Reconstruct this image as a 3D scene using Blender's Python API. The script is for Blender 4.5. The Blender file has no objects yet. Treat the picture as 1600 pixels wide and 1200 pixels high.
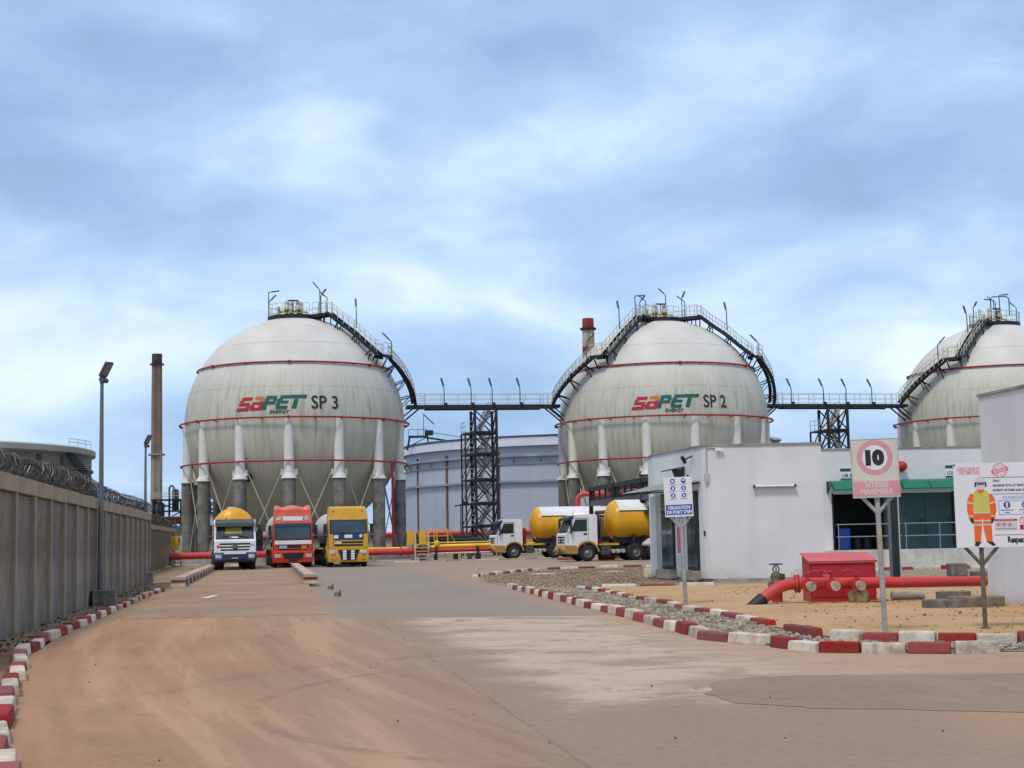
import bpy, bmesh, math, random
from mathutils import Vector, Matrix
random.seed(7)
R = math.radians
sc = bpy.context.scene
col = sc.collection

# ------------------------------------------------------------------ camera
cam_d = bpy.data.cameras.new("camera")
cam_d.sensor_width = 36.0
cam_d.lens = 2350.0 / 1600.0 * 36.0
cam_d.clip_start = 0.1
cam_d.clip_end = 6000.0
cam = bpy.data.objects.new("camera", cam_d)
col.objects.link(cam)
CAM = Vector((0.0, 0.0, 1.6))
cam.matrix_world = Matrix.Translation(CAM) @ Matrix.Rotation(math.pi / 2 + math.atan(240 / 2350), 4, 'X') @ Matrix.Rotation(R(-1.13), 4, 'Z')
sc.camera = cam

# ------------------------------------------------------------------ exposure
sc.view_settings.view_transform = 'Standard'
sc.view_settings.look = 'None'
sc.view_settings.gamma = 1.0
sc.view_settings.use_curve_mapping = False
sc.view_settings.exposure = 0.46


# ------------------------------------------------------------------ node helper
class NT:
    def __init__(self, tree):
        self.t = tree
        self.n = tree.nodes
        self.l = tree.links

    def _in(self, sock, v):
        if v is None:
            return
        if isinstance(v, bpy.types.NodeSocket):
            self.l.new(v, sock)
        elif isinstance(v, (tuple, list)) and len(v) == 3 and sock.type == 'RGBA':
            sock.default_value = (v[0], v[1], v[2], 1.0)
        else:
            sock.default_value = v

    def m(self, op, a, b=None, c=None, clamp=False):
        k = self.n.new('ShaderNodeMath')
        k.operation = op
        k.use_clamp = clamp
        self._in(k.inputs[0], a)
        self._in(k.inputs[1], b)
        if c is not None:
            self._in(k.inputs[2], c)
        return k.outputs[0]

    def ss(self, v, lo, hi):
        k = self.n.new('ShaderNodeMapRange')
        k.interpolation_type = 'SMOOTHSTEP'
        self._in(k.inputs[0], v)
        k.inputs[1].default_value = lo
        k.inputs[2].default_value = hi
        return k.outputs[0]

    def lin(self, v, lo, hi, a=0.0, b=1.0):
        k = self.n.new('ShaderNodeMapRange')
        self._in(k.inputs[0], v)
        k.inputs[1].default_value = lo
        k.inputs[2].default_value = hi
        k.inputs[3].default_value = a
        k.inputs[4].default_value = b
        return k.outputs[0]

    def mix(self, f, a, b, mode='MIX'):
        k = self.n.new('ShaderNodeMix')
        k.data_type = 'RGBA'
        k.blend_type = mode
        self._in(k.inputs[0], f)
        self._in(k.inputs[6], a)
        self._in(k.inputs[7], b)
        return k.outputs[2]

    def noise(self, vec, scale, detail=4.0, rough=0.55, dist=0.0):
        k = self.n.new('ShaderNodeTexNoise')
        if vec is not None:
            self.l.new(vec, k.inputs['Vector'])
        k.inputs['Scale'].default_value = scale
        k.inputs['Detail'].default_value = detail
        k.inputs['Roughness'].default_value = rough
        k.inputs['Distortion'].default_value = dist
        return k.outputs['Fac']

    def comb(self, x, y, z):
        k = self.n.new('ShaderNodeCombineXYZ')
        self._in(k.inputs[0], x)
        self._in(k.inputs[1], y)
        self._in(k.inputs[2], z)
        return k.outputs[0]

    def sep(self, v):
        k = self.n.new('ShaderNodeSeparateXYZ')
        self.l.new(v, k.inputs[0])
        return k.outputs[0], k.outputs[1], k.outputs[2]

    def pos(self):
        return self.n.new('ShaderNodeNewGeometry').outputs['Position']

    def obj(self):
        return self.n.new('ShaderNodeTexCoord').outputs['Object']

    def vmap(self, v, s):
        k = self.n.new('ShaderNodeVectorMath')
        k.operation = 'MULTIPLY'
        self.l.new(v, k.inputs[0])
        k.inputs[1].default_value = s
        return k.outputs[0]


# ------------------------------------------------------------------ sky
SUN_EL, SUN_AZ = R(58), R(205)      # azimuth clockwise from +Y: behind the camera, to its left
w = bpy.data.worlds.new("World")
sc.world = w
w.use_nodes = True
n = NT(w.node_tree)
bg = [k for k in n.n if k.type == 'BACKGROUND'][0]
sky = n.n.new('ShaderNodeTexSky')
sky.sky_type = 'NISHITA'
sky.sun_disc = False
sky.sun_elevation = SUN_EL
sky.sun_rotation = SUN_AZ
sky.dust_density = 2.0
d = n.n.new('ShaderNodeTexCoord').outputs['Generated']
dx, dy, dz = n.sep(d)
dirv = n.comb(dx, dy, n.m('MULTIPLY', dz, 2.2))
warp = n.noise(dirv, 3.0, 3.0, 0.5)
wv = n.comb(n.m('ADD', dx, n.m('MULTIPLY', warp, 0.12)), dy, n.m('ADD', n.m('MULTIPLY', dz, 2.2), n.m('MULTIPLY', warp, 0.14)))
big = n.noise(wv, 2.6, 2.0, 0.45)
mid = n.noise(wv, 6.5, 4.0, 0.50, 0.2)
fine = n.noise(n.vmap(wv, (1.0, 1.0, 1.2)), 15.0, 5.0, 0.55, 0.3)
dens = n.m('ADD', n.m('ADD', n.m('MULTIPLY', big, 0.54), n.m('MULTIPLY', mid, 0.36)), n.m('MULTIPLY', fine, 0.11))
# the cloud deck is thinner and brighter in a band above the horizon
band = n.m('MULTIPLY', n.ss(dz, 0.02, 0.12), n.m('SUBTRACT', 1.0, n.ss(dz, 0.15, 0.24)))
light = n.m('ADD', dens, n.m('SUBTRACT', n.m('MULTIPLY', band, 0.115), n.m('ADD', 0.014, n.m('MULTIPLY', n.ss(dz, 0.17, 0.26), 0.022))))
rmp = n.n.new('ShaderNodeValToRGB')
n.l.new(light, rmp.inputs[0])
e = rmp.color_ramp.elements
e[0].position = 0.37
e[0].color = (0.215, 0.335, 0.53, 1)
e[1].position = 0.66
e[1].color = (0.66, 0.765, 0.865, 1)
for p_, c_ in ((0.45, (0.26, 0.40, 0.625)), (0.53, (0.345, 0.50, 0.725)), (0.595, (0.48, 0.625, 0.805))):
    q = e.new(p_)
    q.color = (c_[0], c_[1], c_[2], 1)
# overhead, out of view, the sky is greyed to neutralise light on the ground
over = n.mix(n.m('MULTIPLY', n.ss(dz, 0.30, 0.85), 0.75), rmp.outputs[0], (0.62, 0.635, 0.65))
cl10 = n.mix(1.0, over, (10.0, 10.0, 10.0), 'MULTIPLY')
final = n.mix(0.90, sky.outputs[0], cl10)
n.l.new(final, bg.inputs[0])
bg.inputs[1].default_value = 0.1

# ------------------------------------------------------------------ sun behind thin overcast
sd = bpy.data.lights.new("sun", 'SUN')
sd.energy = 1.5
sd.angle = R(12)
sd.color = (1.0, 0.87, 0.70)
so = bpy.data.objects.new("sun", sd)
col.objects.link(so)
sv = Vector((math.sin(SUN_AZ) * math.cos(SUN_EL), math.cos(SUN_AZ) * math.cos(SUN_EL), math.sin(SUN_EL)))
so.rotation_euler = (-sv).to_track_quat('-Z', 'Y').to_euler()
so.location = (0, 0, 80)


# ------------------------------------------------------------------ mesh helper
class MB:
    def __init__(self):
        self.v = []
        self.f = []
        self.fm = []
        self.fs = []
        self.ms = []

    def mi(self, m):
        if m is None:
            return 0
        if m not in self.ms:
            self.ms.append(m)
        return self.ms.index(m)

    def add(self, vs, fs, m=None, sm=False):
        o = len(self.v)
        i = self.mi(m)
        self.v.extend([tuple(p) for p in vs])
        for f in fs:
            self.f.append([o + k for k in f])
            self.fm.append(i)
            self.fs.append(sm)
        return self

    def box(self, c, s, m=None, rz=0.0, mat=None):
        hx, hy, hz = s[0] / 2, s[1] / 2, s[2] / 2
        vs = [Vector((a * hx, b * hy, e_ * hz)) for e_ in (-1, 1) for b in (-1, 1) for a in (-1, 1)]
        T = Matrix.Rotation(rz, 3, 'Z') if mat is None else mat
        c = Vector(c)
        vs = [T @ v_ + c for v_ in vs]
        return self.add(vs, [(0, 2, 3, 1), (4, 5, 7, 6), (0, 1, 5, 4), (2, 6, 7, 3), (0, 4, 6, 2), (1, 3, 7, 5)], m)

    def bb(self, x0, x1, y0, y1, z0, z1, m=None):
        return self.box(((x0 + x1) / 2, (y0 + y1) / 2, (z0 + z1) / 2), (x1 - x0, y1 - y0, z1 - z0), m)

    def bar(self, p, q, w_, h=None, m=None, up=(0, 0, 1)):
        p, q = Vector(p), Vector(q)
        h = w_ if h is None else h
        z = (q - p)
        L = z.length
        if L < 1e-6:
            return self
        z = z / L
        u = Vector(up)
        if abs(z.dot(u)) > 0.97:
            u = Vector((1, 0, 0))
        x = z.cross(u).normalized()
        y = x.cross(z)
        T = Matrix((x, y, z)).transposed()
        return self.box((p + q) / 2, (w_, h, L), m, mat=T)

    def tube(self, pts, r, k=8, m=None, closed=False, cap=True, sm=True):
        pts = [Vector(p) for p in pts]
        N = len(pts)
        rs = r if isinstance(r, (list, tuple)) else [r] * N
        vs, fs = [], []
        prev = None
        for i in range(N):
            if closed:
                t = pts[(i + 1) % N] - pts[i - 1]
            else:
                t = pts[min(i + 1, N - 1)] - pts[max(i - 1, 0)]
            t.normalize()
            if prev is None:
                a = t.cross(Vector((0, 0, 1)))
                if a.length < 0.05:
                    a = t.cross(Vector((1, 0, 0)))
            else:
                a = prev - t * prev.dot(t)
            a.normalize()
            prev = a
            b = t.cross(a)
            for j in range(k):
                an = 2 * math.pi * j / k
                vs.append(pts[i] + (a * math.cos(an) + b * math.sin(an)) * rs[i])
        lim = N if closed else N - 1
        for i in range(lim):
            i2 = (i + 1) % N
            for j in range(k):
                j2 = (j + 1) % k
                fs.append((i * k + j, i * k + j2, i2 * k + j2, i2 * k + j))
        self.add(vs, fs, m, sm)
        if cap and not closed:
            self.add(vs[:k], [tuple(range(k))], m)
            self.add(vs[-k:], [tuple(range(k - 1, -1, -1))], m)
        return self

    def lathe(self, prof, k=24, c=(0, 0, 0), T=None, m=None, sm=True, a0=0.0, a1=2 * math.pi):
        full = abs(a1 - a0 - 2 * math.pi) < 1e-6
        cols = k if full else k + 1
        vs, fs = [], []
        c = Vector(c)
        for (r, z) in prof:
            for j in range(cols):
                a = a0 + (a1 - a0) * j / k
                p = Vector((r * math.cos(a), r * math.sin(a), z))
                if T is not None:
                    p = T @ p
                vs.append(p + c)
        for i in range(len(prof) - 1):
            for j in range(k):
                j2 = (j + 1) % cols
                fs.append((i * cols + j, i * cols + j2, (i + 1) * cols + j2, (i + 1) * cols + j))
        return self.add(vs, fs, m, sm)

    def cyl(self, p, q, r, k=16, m=None, r2=None):
        return self.tube([p, q], [r, r if r2 is None else r2], k, m)

    def prism(self, poly, fn, c0, c1, m=None):
        k = len(poly)
        vs = [fn(a, b, c0) for a, b in poly] + [fn(a, b, c1) for a, b in poly]
        fs = [tuple(range(k - 1, -1, -1)), tuple(range(k, 2 * k))]
        fs += [(i, (i + 1) % k, k + (i + 1) % k, k + i) for i in range(k)]
        return self.add(vs, fs, m)

    def poly(self, pts, m=None):
        return self.add(pts, [tuple(range(len(pts)))], m)

    def disc(self, c, r, ax='y', k=20, m=None, r0=0.0):
        vs, fs = [], []
        for j in range(k):
            a = 2 * math.pi * j / k
            for rr in ((r, r0) if r0 > 0 else (r,)):
                u, v_ = rr * math.cos(a), rr * math.sin(a)
                if ax == 'y':
                    vs.append((c[0] + u, c[1], c[2] + v_))
                elif ax == 'x':
                    vs.append((c[0], c[1] + u, c[2] + v_))
                else:
                    vs.append((c[0] + u, c[1] + v_, c[2]))
        if r0 > 0:
            fs = [(2 * j, 2 * ((j + 1) % k), 2 * ((j + 1) % k) + 1, 2 * j + 1) for j in range(k)]
        else:
            fs = [tuple(range(k))]
        return self.add(vs, fs, m)

    def mesh(self, name, mat=None, bevel=0.0, fix=True):
        me = bpy.data.meshes.new(name)
        me.from_pydata(self.v, [], self.f)
        if self.ms:
            for m_ in self.ms:
                me.materials.append(m_)
            me.polygons.foreach_set('material_index', self.fm)
        elif mat is not None:
            me.materials.append(mat)
        me.polygons.foreach_set('use_smooth', self.fs)
        if fix or bevel:
            bm = bmesh.new()
            bm.from_mesh(me)
            if fix:
                bmesh.ops.recalc_face_normals(bm, faces=bm.faces)
            if bevel:
                ed = [e_ for e_ in bm.edges if len(e_.link_faces) == 2 and e_.calc_face_angle(0) > R(35)]
                bmesh.ops.bevel(bm, geom=ed, offset=bevel, segments=2, affect='EDGES', profile=0.6, clamp_overlap=True)
            bm.to_mesh(me)
            bm.free()
        me.update()
        return me

    def build(self, name, mat=None, parent=None, bevel=0.0, fix=True):
        return link(name, self.mesh(name, mat, bevel, fix), parent)


def link(name, me, parent=None, loc=None, rz=None):
    o = bpy.data.objects.new(name, me)
    col.objects.link(o)
    if parent is not None:
        o.parent = parent
    if loc is not None:
        o.location = loc
    if rz is not None:
        o.rotation_euler = (0, 0, rz)
    return o


def thing(name, label, cat, loc=(0, 0, 0), rz=0.0, group=None):
    o = bpy.data.objects.new(name, None)
    col.objects.link(o)
    o.empty_display_size = 0.3
    o.location = loc
    o.rotation_euler = (0, 0, rz)
    return tag(o, label, cat, group)


def tag(o, label=None, cat=None, group=None, kind=None):
    if label:
        o['label'] = label
    if cat:
        o['category'] = cat
    if group:
        o['group'] = group
    if kind:
        o['kind'] = kind
    return o


def copy_tree(o, parent=None):
    c = o.copy()
    col.objects.link(c)
    if parent is not None:
        c.parent = parent
    for ch in list(o.children):
        copy_tree(ch, c)
    return c


_txt = {}


def text_mesh(s, size, bold=0.0):
    """flat glyph outlines of a line of text, centred: (verts2d, faces)"""
    key = (s, size, bold)
    if key in _txt:
        return _txt[key]
    cu = bpy.data.curves.new('t', 'FONT')
    cu.body = s
    cu.size = size
    cu.offset = bold
    cu.align_x = 'CENTER'
    cu.align_y = 'CENTER'
    cu.resolution_u = 4
    ob = bpy.data.objects.new('t', cu)
    col.objects.link(ob)
    dg = bpy.context.evaluated_depsgraph_get()
    me = bpy.data.meshes.new_from_object(ob.evaluated_get(dg))
    vs = [(v_.co.x, v_.co.y) for v_ in me.vertices]
    fs = [tuple(p_.vertices) for p_ in me.polygons]
    bpy.data.objects.remove(ob)
    bpy.data.curves.remove(cu)
    bpy.data.meshes.remove(me)
    if vs:
        x0, x1 = min(a for a, b in vs), max(a for a, b in vs)
        y0, y1 = min(b for a, b in vs), max(b for a, b in vs)
        vs = [(a - (x0 + x1) / 2, b - (y0 + y1) / 2) for a, b in vs]
    _txt[key] = (vs, fs)
    return vs, fs


def put_text(mb, s, size, fn, m=None, bold=0.0, width=None, sx=1.0):
    vs, fs = text_mesh(s, size, bold)
    if width:
        sx = width / (max(a for a, b in vs) - min(a for a, b in vs))
    mb.add([fn(a * sx, b) for a, b in vs], fs, m)


# ------------------------------------------------------------------ materials
def mat(name, c, rough=0.6, var=0.12, scale=3.0, bump=0.0, metal=0.0, streak=0.0, c2=None, spec=0.4, bscale=None, obj=True, rnd=0.0):
    m_ = bpy.data.materials.new(name)
    m_.use_nodes = True
    k = NT(m_.node_tree)
    b = k.n['Principled BSDF']
    v = k.obj() if obj else k.pos()
    f = k.noise(v, scale, 5.0, 0.6)
    f2 = k.ss(f, 0.3, 0.7)
    dark = tuple(x * (1 - var * 1.6) for x in c) if c2 is None else c2
    lite = tuple(min(1, x * (1 + var * 0.5)) for x in c)
    cc = k.mix(f2, dark, lite)
    if streak:
        g = k.noise(k.vmap(v, (1, 1, 0.06)), scale * 4.0, 3.0, 0.6)
        cc = k.mix(k.m('MULTIPLY', k.ss(g, 0.48, 0.72), streak), cc, tuple(x * 0.55 for x in c))
    if rnd:
        oi = k.n.new('ShaderNodeObjectInfo').outputs['Random']
        tint = k.n.new('ShaderNodeHueSaturation')
        k.l.new(k.lin(oi, 0.0, 1.0, 1.0 - rnd, 1.0 + rnd), tint.inputs['Value'])
        k.l.new(k.lin(k.m('FRACT', k.m('MULTIPLY', oi, 7.31)), 0.0, 1.0, 0.82, 1.15), tint.inputs['Saturation'])
        k.l.new(cc, tint.inputs['Color'])
        cc = tint.outputs[0]
    k.l.new(cc, b.inputs['Base Color'])
    b.inputs['Roughness'].default_value = rough
    b.inputs['Metallic'].default_value = metal
    b.inputs['Specular IOR Level'].default_value = spec
    k.l.new(k.lin(f, 0.3, 0.7, rough - 0.08, min(1, rough + 0.1)), b.inputs['Roughness'])
    if bump:
        bn = k.n.new('ShaderNodeBump')
        bn.inputs['Strength'].default_value = bump
        bn.inputs['Distance'].default_value = 0.03
        k.l.new(k.noise(v, bscale or scale * 6, 5.0, 0.65), bn.inputs['Height'])
        k.l.new(bn.outputs[0], b.inputs['Normal'])
    return m_


M = {}
M['white'] = mat('white_paint', (0.74, 0.75, 0.77), 0.55, 0.05, 0.8)
M['wall_white'] = mat('painted_render', (0.665, 0.675, 0.70), 0.8, 0.06, 0.35, 0.15, streak=0.12, bscale=30)
M['stain_white'] = mat('stained_white', (0.60, 0.60, 0.58), 0.8, 0.15, 1.5, streak=0.4)
M['truck_white'] = mat('white_enamel', (0.72, 0.74, 0.77), 0.3, 0.05, 1.5, spec=0.5)
M['truck_navy'] = mat('navy_enamel', (0.022, 0.045, 0.13), 0.35, 0.15, 2)
M['truck_red'] = mat('orange_red_enamel', (0.57, 0.045, 0.018), 0.32, 0.08, 1.5, spec=0.5)
M['truck_red_pale'] = mat('faded_orange_enamel', (0.66, 0.16, 0.10), 0.35, 0.1, 1.5, spec=0.5)
M['truck_yellow'] = mat('yellow_enamel', (0.62, 0.34, 0.02), 0.35, 0.08, 1.5, spec=0.5)
M['truck_ochre'] = mat('ochre_plastic', (0.45, 0.25, 0.06), 0.5, 0.15, 2)
M['tank_yellow'] = mat('tank_yellow', (0.72, 0.36, 0.012), 0.36, 0.12, 0.9, spec=0.5, streak=0.12)
M['tank_grey'] = mat('tank_pale_grey', (0.55, 0.55, 0.54), 0.45, 0.1, 1.0, streak=0.15)
M['glass'] = mat('dark_glass', (0.020, 0.045, 0.055), 0.06, 0.3, 1.2, spec=0.9)
M['glass_green'] = mat('green_glass', (0.02, 0.055, 0.06), 0.08, 0.25, 0.8, spec=0.8)
M['black'] = mat('black_plastic', (0.018, 0.018, 0.02), 0.5, 0.2, 2)
M['rubber'] = mat('tyre_rubber', (0.025, 0.025, 0.027), 0.85, 0.25, 6)
M['chassis'] = mat('chassis_black', (0.025, 0.027, 0.032), 0.6, 0.3, 3)
M['rim'] = mat('steel_rim', (0.28, 0.28, 0.29), 0.5, 0.25, 5, metal=0.3)
M['steel_dark'] = mat('black_steel', (0.016, 0.018, 0.022), 0.55, 0.3, 2)
M['galv'] = mat('galvanised', (0.50, 0.51, 0.49), 0.5, 0.15, 3, metal=0.2)
M['rail_pale'] = mat('pale_rail', (0.52, 0.52, 0.42), 0.55, 0.15, 2)
M['ring_red'] = mat('crimson_pipe', (0.34, 0.018, 0.03), 0.45, 0.2, 1)
M['pipe_red'] = mat('red_pipe', (0.56, 0.022, 0.03), 0.45, 0.12, 1.6, 0.2, c2=(0.46, 0.06, 0.055), spec=0.4)
M['fire_red'] = mat('fire_red', (0.44, 0.014, 0.030), 0.45, 0.12, 1.2, 0.1, c2=(0.36, 0.03, 0.04), spec=0.4)
M['fire_pink'] = mat('sun_bleached_red', (0.62, 0.10, 0.11), 0.5, 0.15, 1.2)
M['pipe_yellow'] = mat('yellow_pipe', (0.80, 0.58, 0.05), 0.4, 0.1, 1.0)
M['stile_yellow'] = mat('stile_yellow', (0.72, 0.42, 0.02), 0.45, 0.15, 1.0)
M['lamp_grey'] = mat('lamp_grey', (0.085, 0.095, 0.11), 0.5, 0.2, 3, metal=0.3)
M['lamp_lens'] = mat('lamp_lens', (0.20, 0.21, 0.22), 0.25, 0.1, 3)
M['pole'] = mat('grey_pole', (0.15, 0.165, 0.19), 0.5, 0.15, 2, metal=0.2)
M['pole_light'] = mat('handrail_grey', (0.26, 0.30, 0.31), 0.5, 0.1, 2, metal=0.2)
M['sign_pole'] = mat('sign_pole', (0.40, 0.41, 0.42), 0.5, 0.2, 3, metal=0.3)
M['sign_rust'] = mat('rusted_pole', (0.33, 0.26, 0.20), 0.8, 0.35, 6, c2=(0.30, 0.30, 0.29))
M['poster_pole'] = mat('brown_pole', (0.14, 0.12, 0.11), 0.7, 0.3, 5)
M['jacket'] = mat('fire_concrete', (0.20, 0.195, 0.18), 0.9, 0.35, 0.9, 0.3, streak=0.5)
M['rod'] = mat('tie_rod_paint', (0.42, 0.42, 0.37), 0.6, 0.15, 0.7)
M['column_white'] = mat('column_white', (0.66, 0.67, 0.64), 0.6, 0.08, 0.7, streak=0.12)
M['concrete'] = mat('concrete', (0.32, 0.30, 0.27), 0.9, 0.25, 2.0, 0.4)
M['concrete_dark'] = mat('dark_concrete', (0.20, 0.18, 0.155), 0.92, 0.3, 3.0, 0.5)
M['panel'] = mat('precast_panel', (0.258, 0.22, 0.182), 0.92, 0.42, 0.45, 0.3, streak=0.45, bscale=12, rnd=0.14)
M['post'] = mat('precast_post', (0.35, 0.28, 0.205), 0.92, 0.2, 0.8, 0.3, streak=0.25, bscale=14)
M['coping'] = mat('coping', (0.36, 0.285, 0.20), 0.92, 0.18, 0.8, 0.3, bscale=14)
M['wire'] = mat('razor_wire', (0.045, 0.040, 0.038), 0.55, 0.4, 3, metal=0.4)
M['wire_shiny'] = mat('razor_wire_bare', (0.13, 0.125, 0.12), 0.4, 0.3, 3, metal=0.6)
M['kerb_red'] = mat('kerb_red', (0.27, 0.026, 0.028), 0.8, 0.28, 4.0, 0.8, c2=(0.22, 0.055, 0.045), obj=False, rnd=0.22)
M['kerb_white'] = mat('kerb_white', (0.66, 0.61, 0.53), 0.9, 0.16, 4.0, 0.8, c2=(0.50, 0.43, 0.345), obj=False, rnd=0.12)
M['kerb_worn'] = mat('kerb_worn', (0.50, 0.46, 0.38), 0.9, 0.3, 7.0, 0.6, c2=(0.30, 0.25, 0.20), obj=False)
M['kerb_pink'] = mat('kerb_pink', (0.50, 0.36, 0.31), 0.85, 0.18, 1.0, 0.3)
M['teal'] = mat('teal_door', (0.020, 0.075, 0.085), 0.45, 0.2, 0.8)
M['slate'] = mat('slate_door', (0.07, 0.09, 0.11), 0.5, 0.2, 0.8)
M['post_green'] = mat('dark_green_post', (0.010, 0.026, 0.032), 0.55, 0.2, 1.0)
M['dark_room'] = mat('unlit_room', (0.05, 0.05, 0.055), 0.9, 0.2, 1.0)
M['grille'] = mat('grille_black', (0.015, 0.016, 0.02), 0.45, 0.2, 2)
M['headlight'] = mat('headlight', (0.55, 0.57, 0.60), 0.15, 0.25, 6, spec=0.8)
M['blue_plastic'] = mat('blue_plastic', (0.02, 0.09, 0.42), 0.45, 0.1, 1)
M['wood'] = mat('old_timber', (0.26, 0.18, 0.11), 0.9, 0.4, 5.0, 0.5)
M['p_white'] = mat('print_white', (0.74, 0.74, 0.80), 0.6, 0.03, 0.6)
M['p_cream'] = mat('print_cream', (0.60, 0.58, 0.52), 0.6, 0.06, 1.5)
M['p_pink'] = mat('print_faded_pink', (0.66, 0.30, 0.36), 0.6, 0.10, 2)
M['p_blue'] = mat('print_blue', (0.010, 0.095, 0.40), 0.5, 0.08, 2)
M['p_paleblue'] = mat('print_pale_blue', (0.30, 0.48, 0.75), 0.5, 0.08, 2)
M['p_black'] = mat('print_black', (0.02, 0.02, 0.022), 0.6, 0.1, 2)
M['p_ink'] = mat('print_ink', (0.10, 0.10, 0.18), 0.6, 0.1, 2)
M['p_red'] = mat('print_red', (0.50, 0.03, 0.06), 0.6, 0.1, 2)
M['p_softred'] = mat('print_soft_red', (0.72, 0.16, 0.22), 0.6, 0.1, 2)
M['p_orange'] = mat('print_orange', (0.80, 0.14, 0.025), 0.6, 0.06, 2)
M['p_lime'] = mat('print_lime', (0.55, 0.55, 0.10), 0.6, 0.08, 2)
M['p_skin'] = mat('print_skin', (0.60, 0.60, 0.66), 0.6, 0.08, 2)
M['p_green'] = mat('print_green', (0.005, 0.105, 0.085), 0.55, 0.1, 1)
M['p_amber'] = mat('print_amber', (0.55, 0.19, 0.03), 0.55, 0.1, 1)
M['p_crimson'] = mat('print_crimson', (0.42, 0.012, 0.035), 0.55, 0.1, 1)
M['bluetank'] = mat('pale_blue_shell', (0.40, 0.45, 0.54), 0.6, 0.10, 0.05, streak=0.20)
M['bluetank_rib'] = mat('shell_girder', (0.26, 0.30, 0.37), 0.6, 0.2, 0.2)
M['rust'] = mat('rust', (0.16, 0.075, 0.06), 0.85, 0.3, 0.6)
M['greytank'] = mat('weathered_shell', (0.22, 0.21, 0.20), 0.75, 0.3, 0.12, streak=0.4)
M['greyroof'] = mat('dome_roof', (0.36, 0.36, 0.35), 0.7, 0.15, 0.1)
M['chim_brick'] = mat('chimney_concrete', (0.24, 0.165, 0.135), 0.9, 0.25, 0.12, streak=0.3)
M['chim_low'] = mat('chimney_pale', (0.33, 0.27, 0.235), 0.9, 0.2, 0.12, streak=0.2)
M['chim_red'] = mat('chimney_red', (0.22, 0.03, 0.025), 0.85, 0.25, 0.2, streak=0.3)
M['chim_white'] = mat('chimney_white', (0.50, 0.44, 0.35), 0.85, 0.25, 0.2, streak=0.5)
M['roof_red'] = mat('oxide_roof', (0.20, 0.10, 0.085), 0.85, 0.25, 0.4)
M['bund'] = mat('bund_wall', (0.42, 0.39, 0.34), 0.9, 0.2, 0.3, streak=0.3)
M['valve_brass'] = mat('old_valve', (0.13, 0.11, 0.07), 0.6, 0.35, 8, metal=0.3)
M['coupling'] = mat('cast_cap', (0.45, 0.40, 0.33), 0.6, 0.25, 12)
M['valve_yellow'] = mat('valve_yellow', (0.42, 0.36, 0.07), 0.5, 0.25, 3)
M['stone'] = mat('crushed_stone', (0.36, 0.31, 0.25), 0.9, 0.35, 3.0, obj=False)
M['stone_tan'] = mat('tan_stone', (0.33, 0.24, 0.155), 0.9, 0.35, 3.0, obj=False)
M['brown_bit'] = mat('brown_debris', (0.12, 0.075, 0.045), 0.9, 0.35, 5.0, obj=False)

# translucent green canopy sheet
m_ = bpy.data.materials.new('green_polycarbonate')
m_.use_nodes = True
k = NT(m_.node_tree)
b = k.n['Principled BSDF']
out = [x for x in k.n if x.type == 'OUTPUT_MATERIAL'][0]
b.inputs['Base Color'].default_value = (0.03, 0.27, 0.20, 1)
b.inputs['Roughness'].default_value = 0.25
tl = k.n.new('ShaderNodeBsdfTranslucent')
tl.inputs[0].default_value = (0.10, 0.62, 0.46, 1)
mx = k.n.new('ShaderNodeMixShader')
mx.inputs[0].default_value = 0.55
k.l.new(b.outputs[0], mx.inputs[1])
k.l.new(tl.outputs[0], mx.inputs[2])
k.l.new(mx.outputs[0], out.inputs[0])
M['canopy'] = m_
wm = M['wall_white']
k = NT(wm.node_tree)
b = k.n['Principled BSDF']
src = b.inputs['Base Color'].links[0].from_socket
px_, py_, pz_ = k.sep(k.pos())
sp_ = k.noise(k.pos(), 1.3, 5.0, 0.65)
sf_ = k.noise(k.pos(), 14.0, 4.0, 0.7)
hgt = k.m('ADD', pz_, k.m('ADD', k.m('MULTIPLY', k.m('SUBTRACT', sp_, 0.5), 1.1), k.m('MULTIPLY', k.m('SUBTRACT', sf_, 0.5), 0.5)))
mud = k.m('MULTIPLY', k.m('SUBTRACT', 1.0, k.ss(hgt, 0.02, 0.42)), 0.55)
k.l.new(k.mix(mud, src, (0.44, 0.33, 0.235)), b.inputs['Base Color'])
m2 = m_.copy()
m2.name = 'smoky_glass_canopy'
for nd in m2.node_tree.nodes:
    if nd.type == 'BSDF_PRINCIPLED':
        nd.inputs['Base Color'].default_value = (0.45, 0.52, 0.49, 1)
    if nd.type == 'BSDF_TRANSLUCENT':
        nd.inputs[0].default_value = (0.72, 0.84, 0.79, 1)
M['canopy_smoky'] = m2


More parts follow.
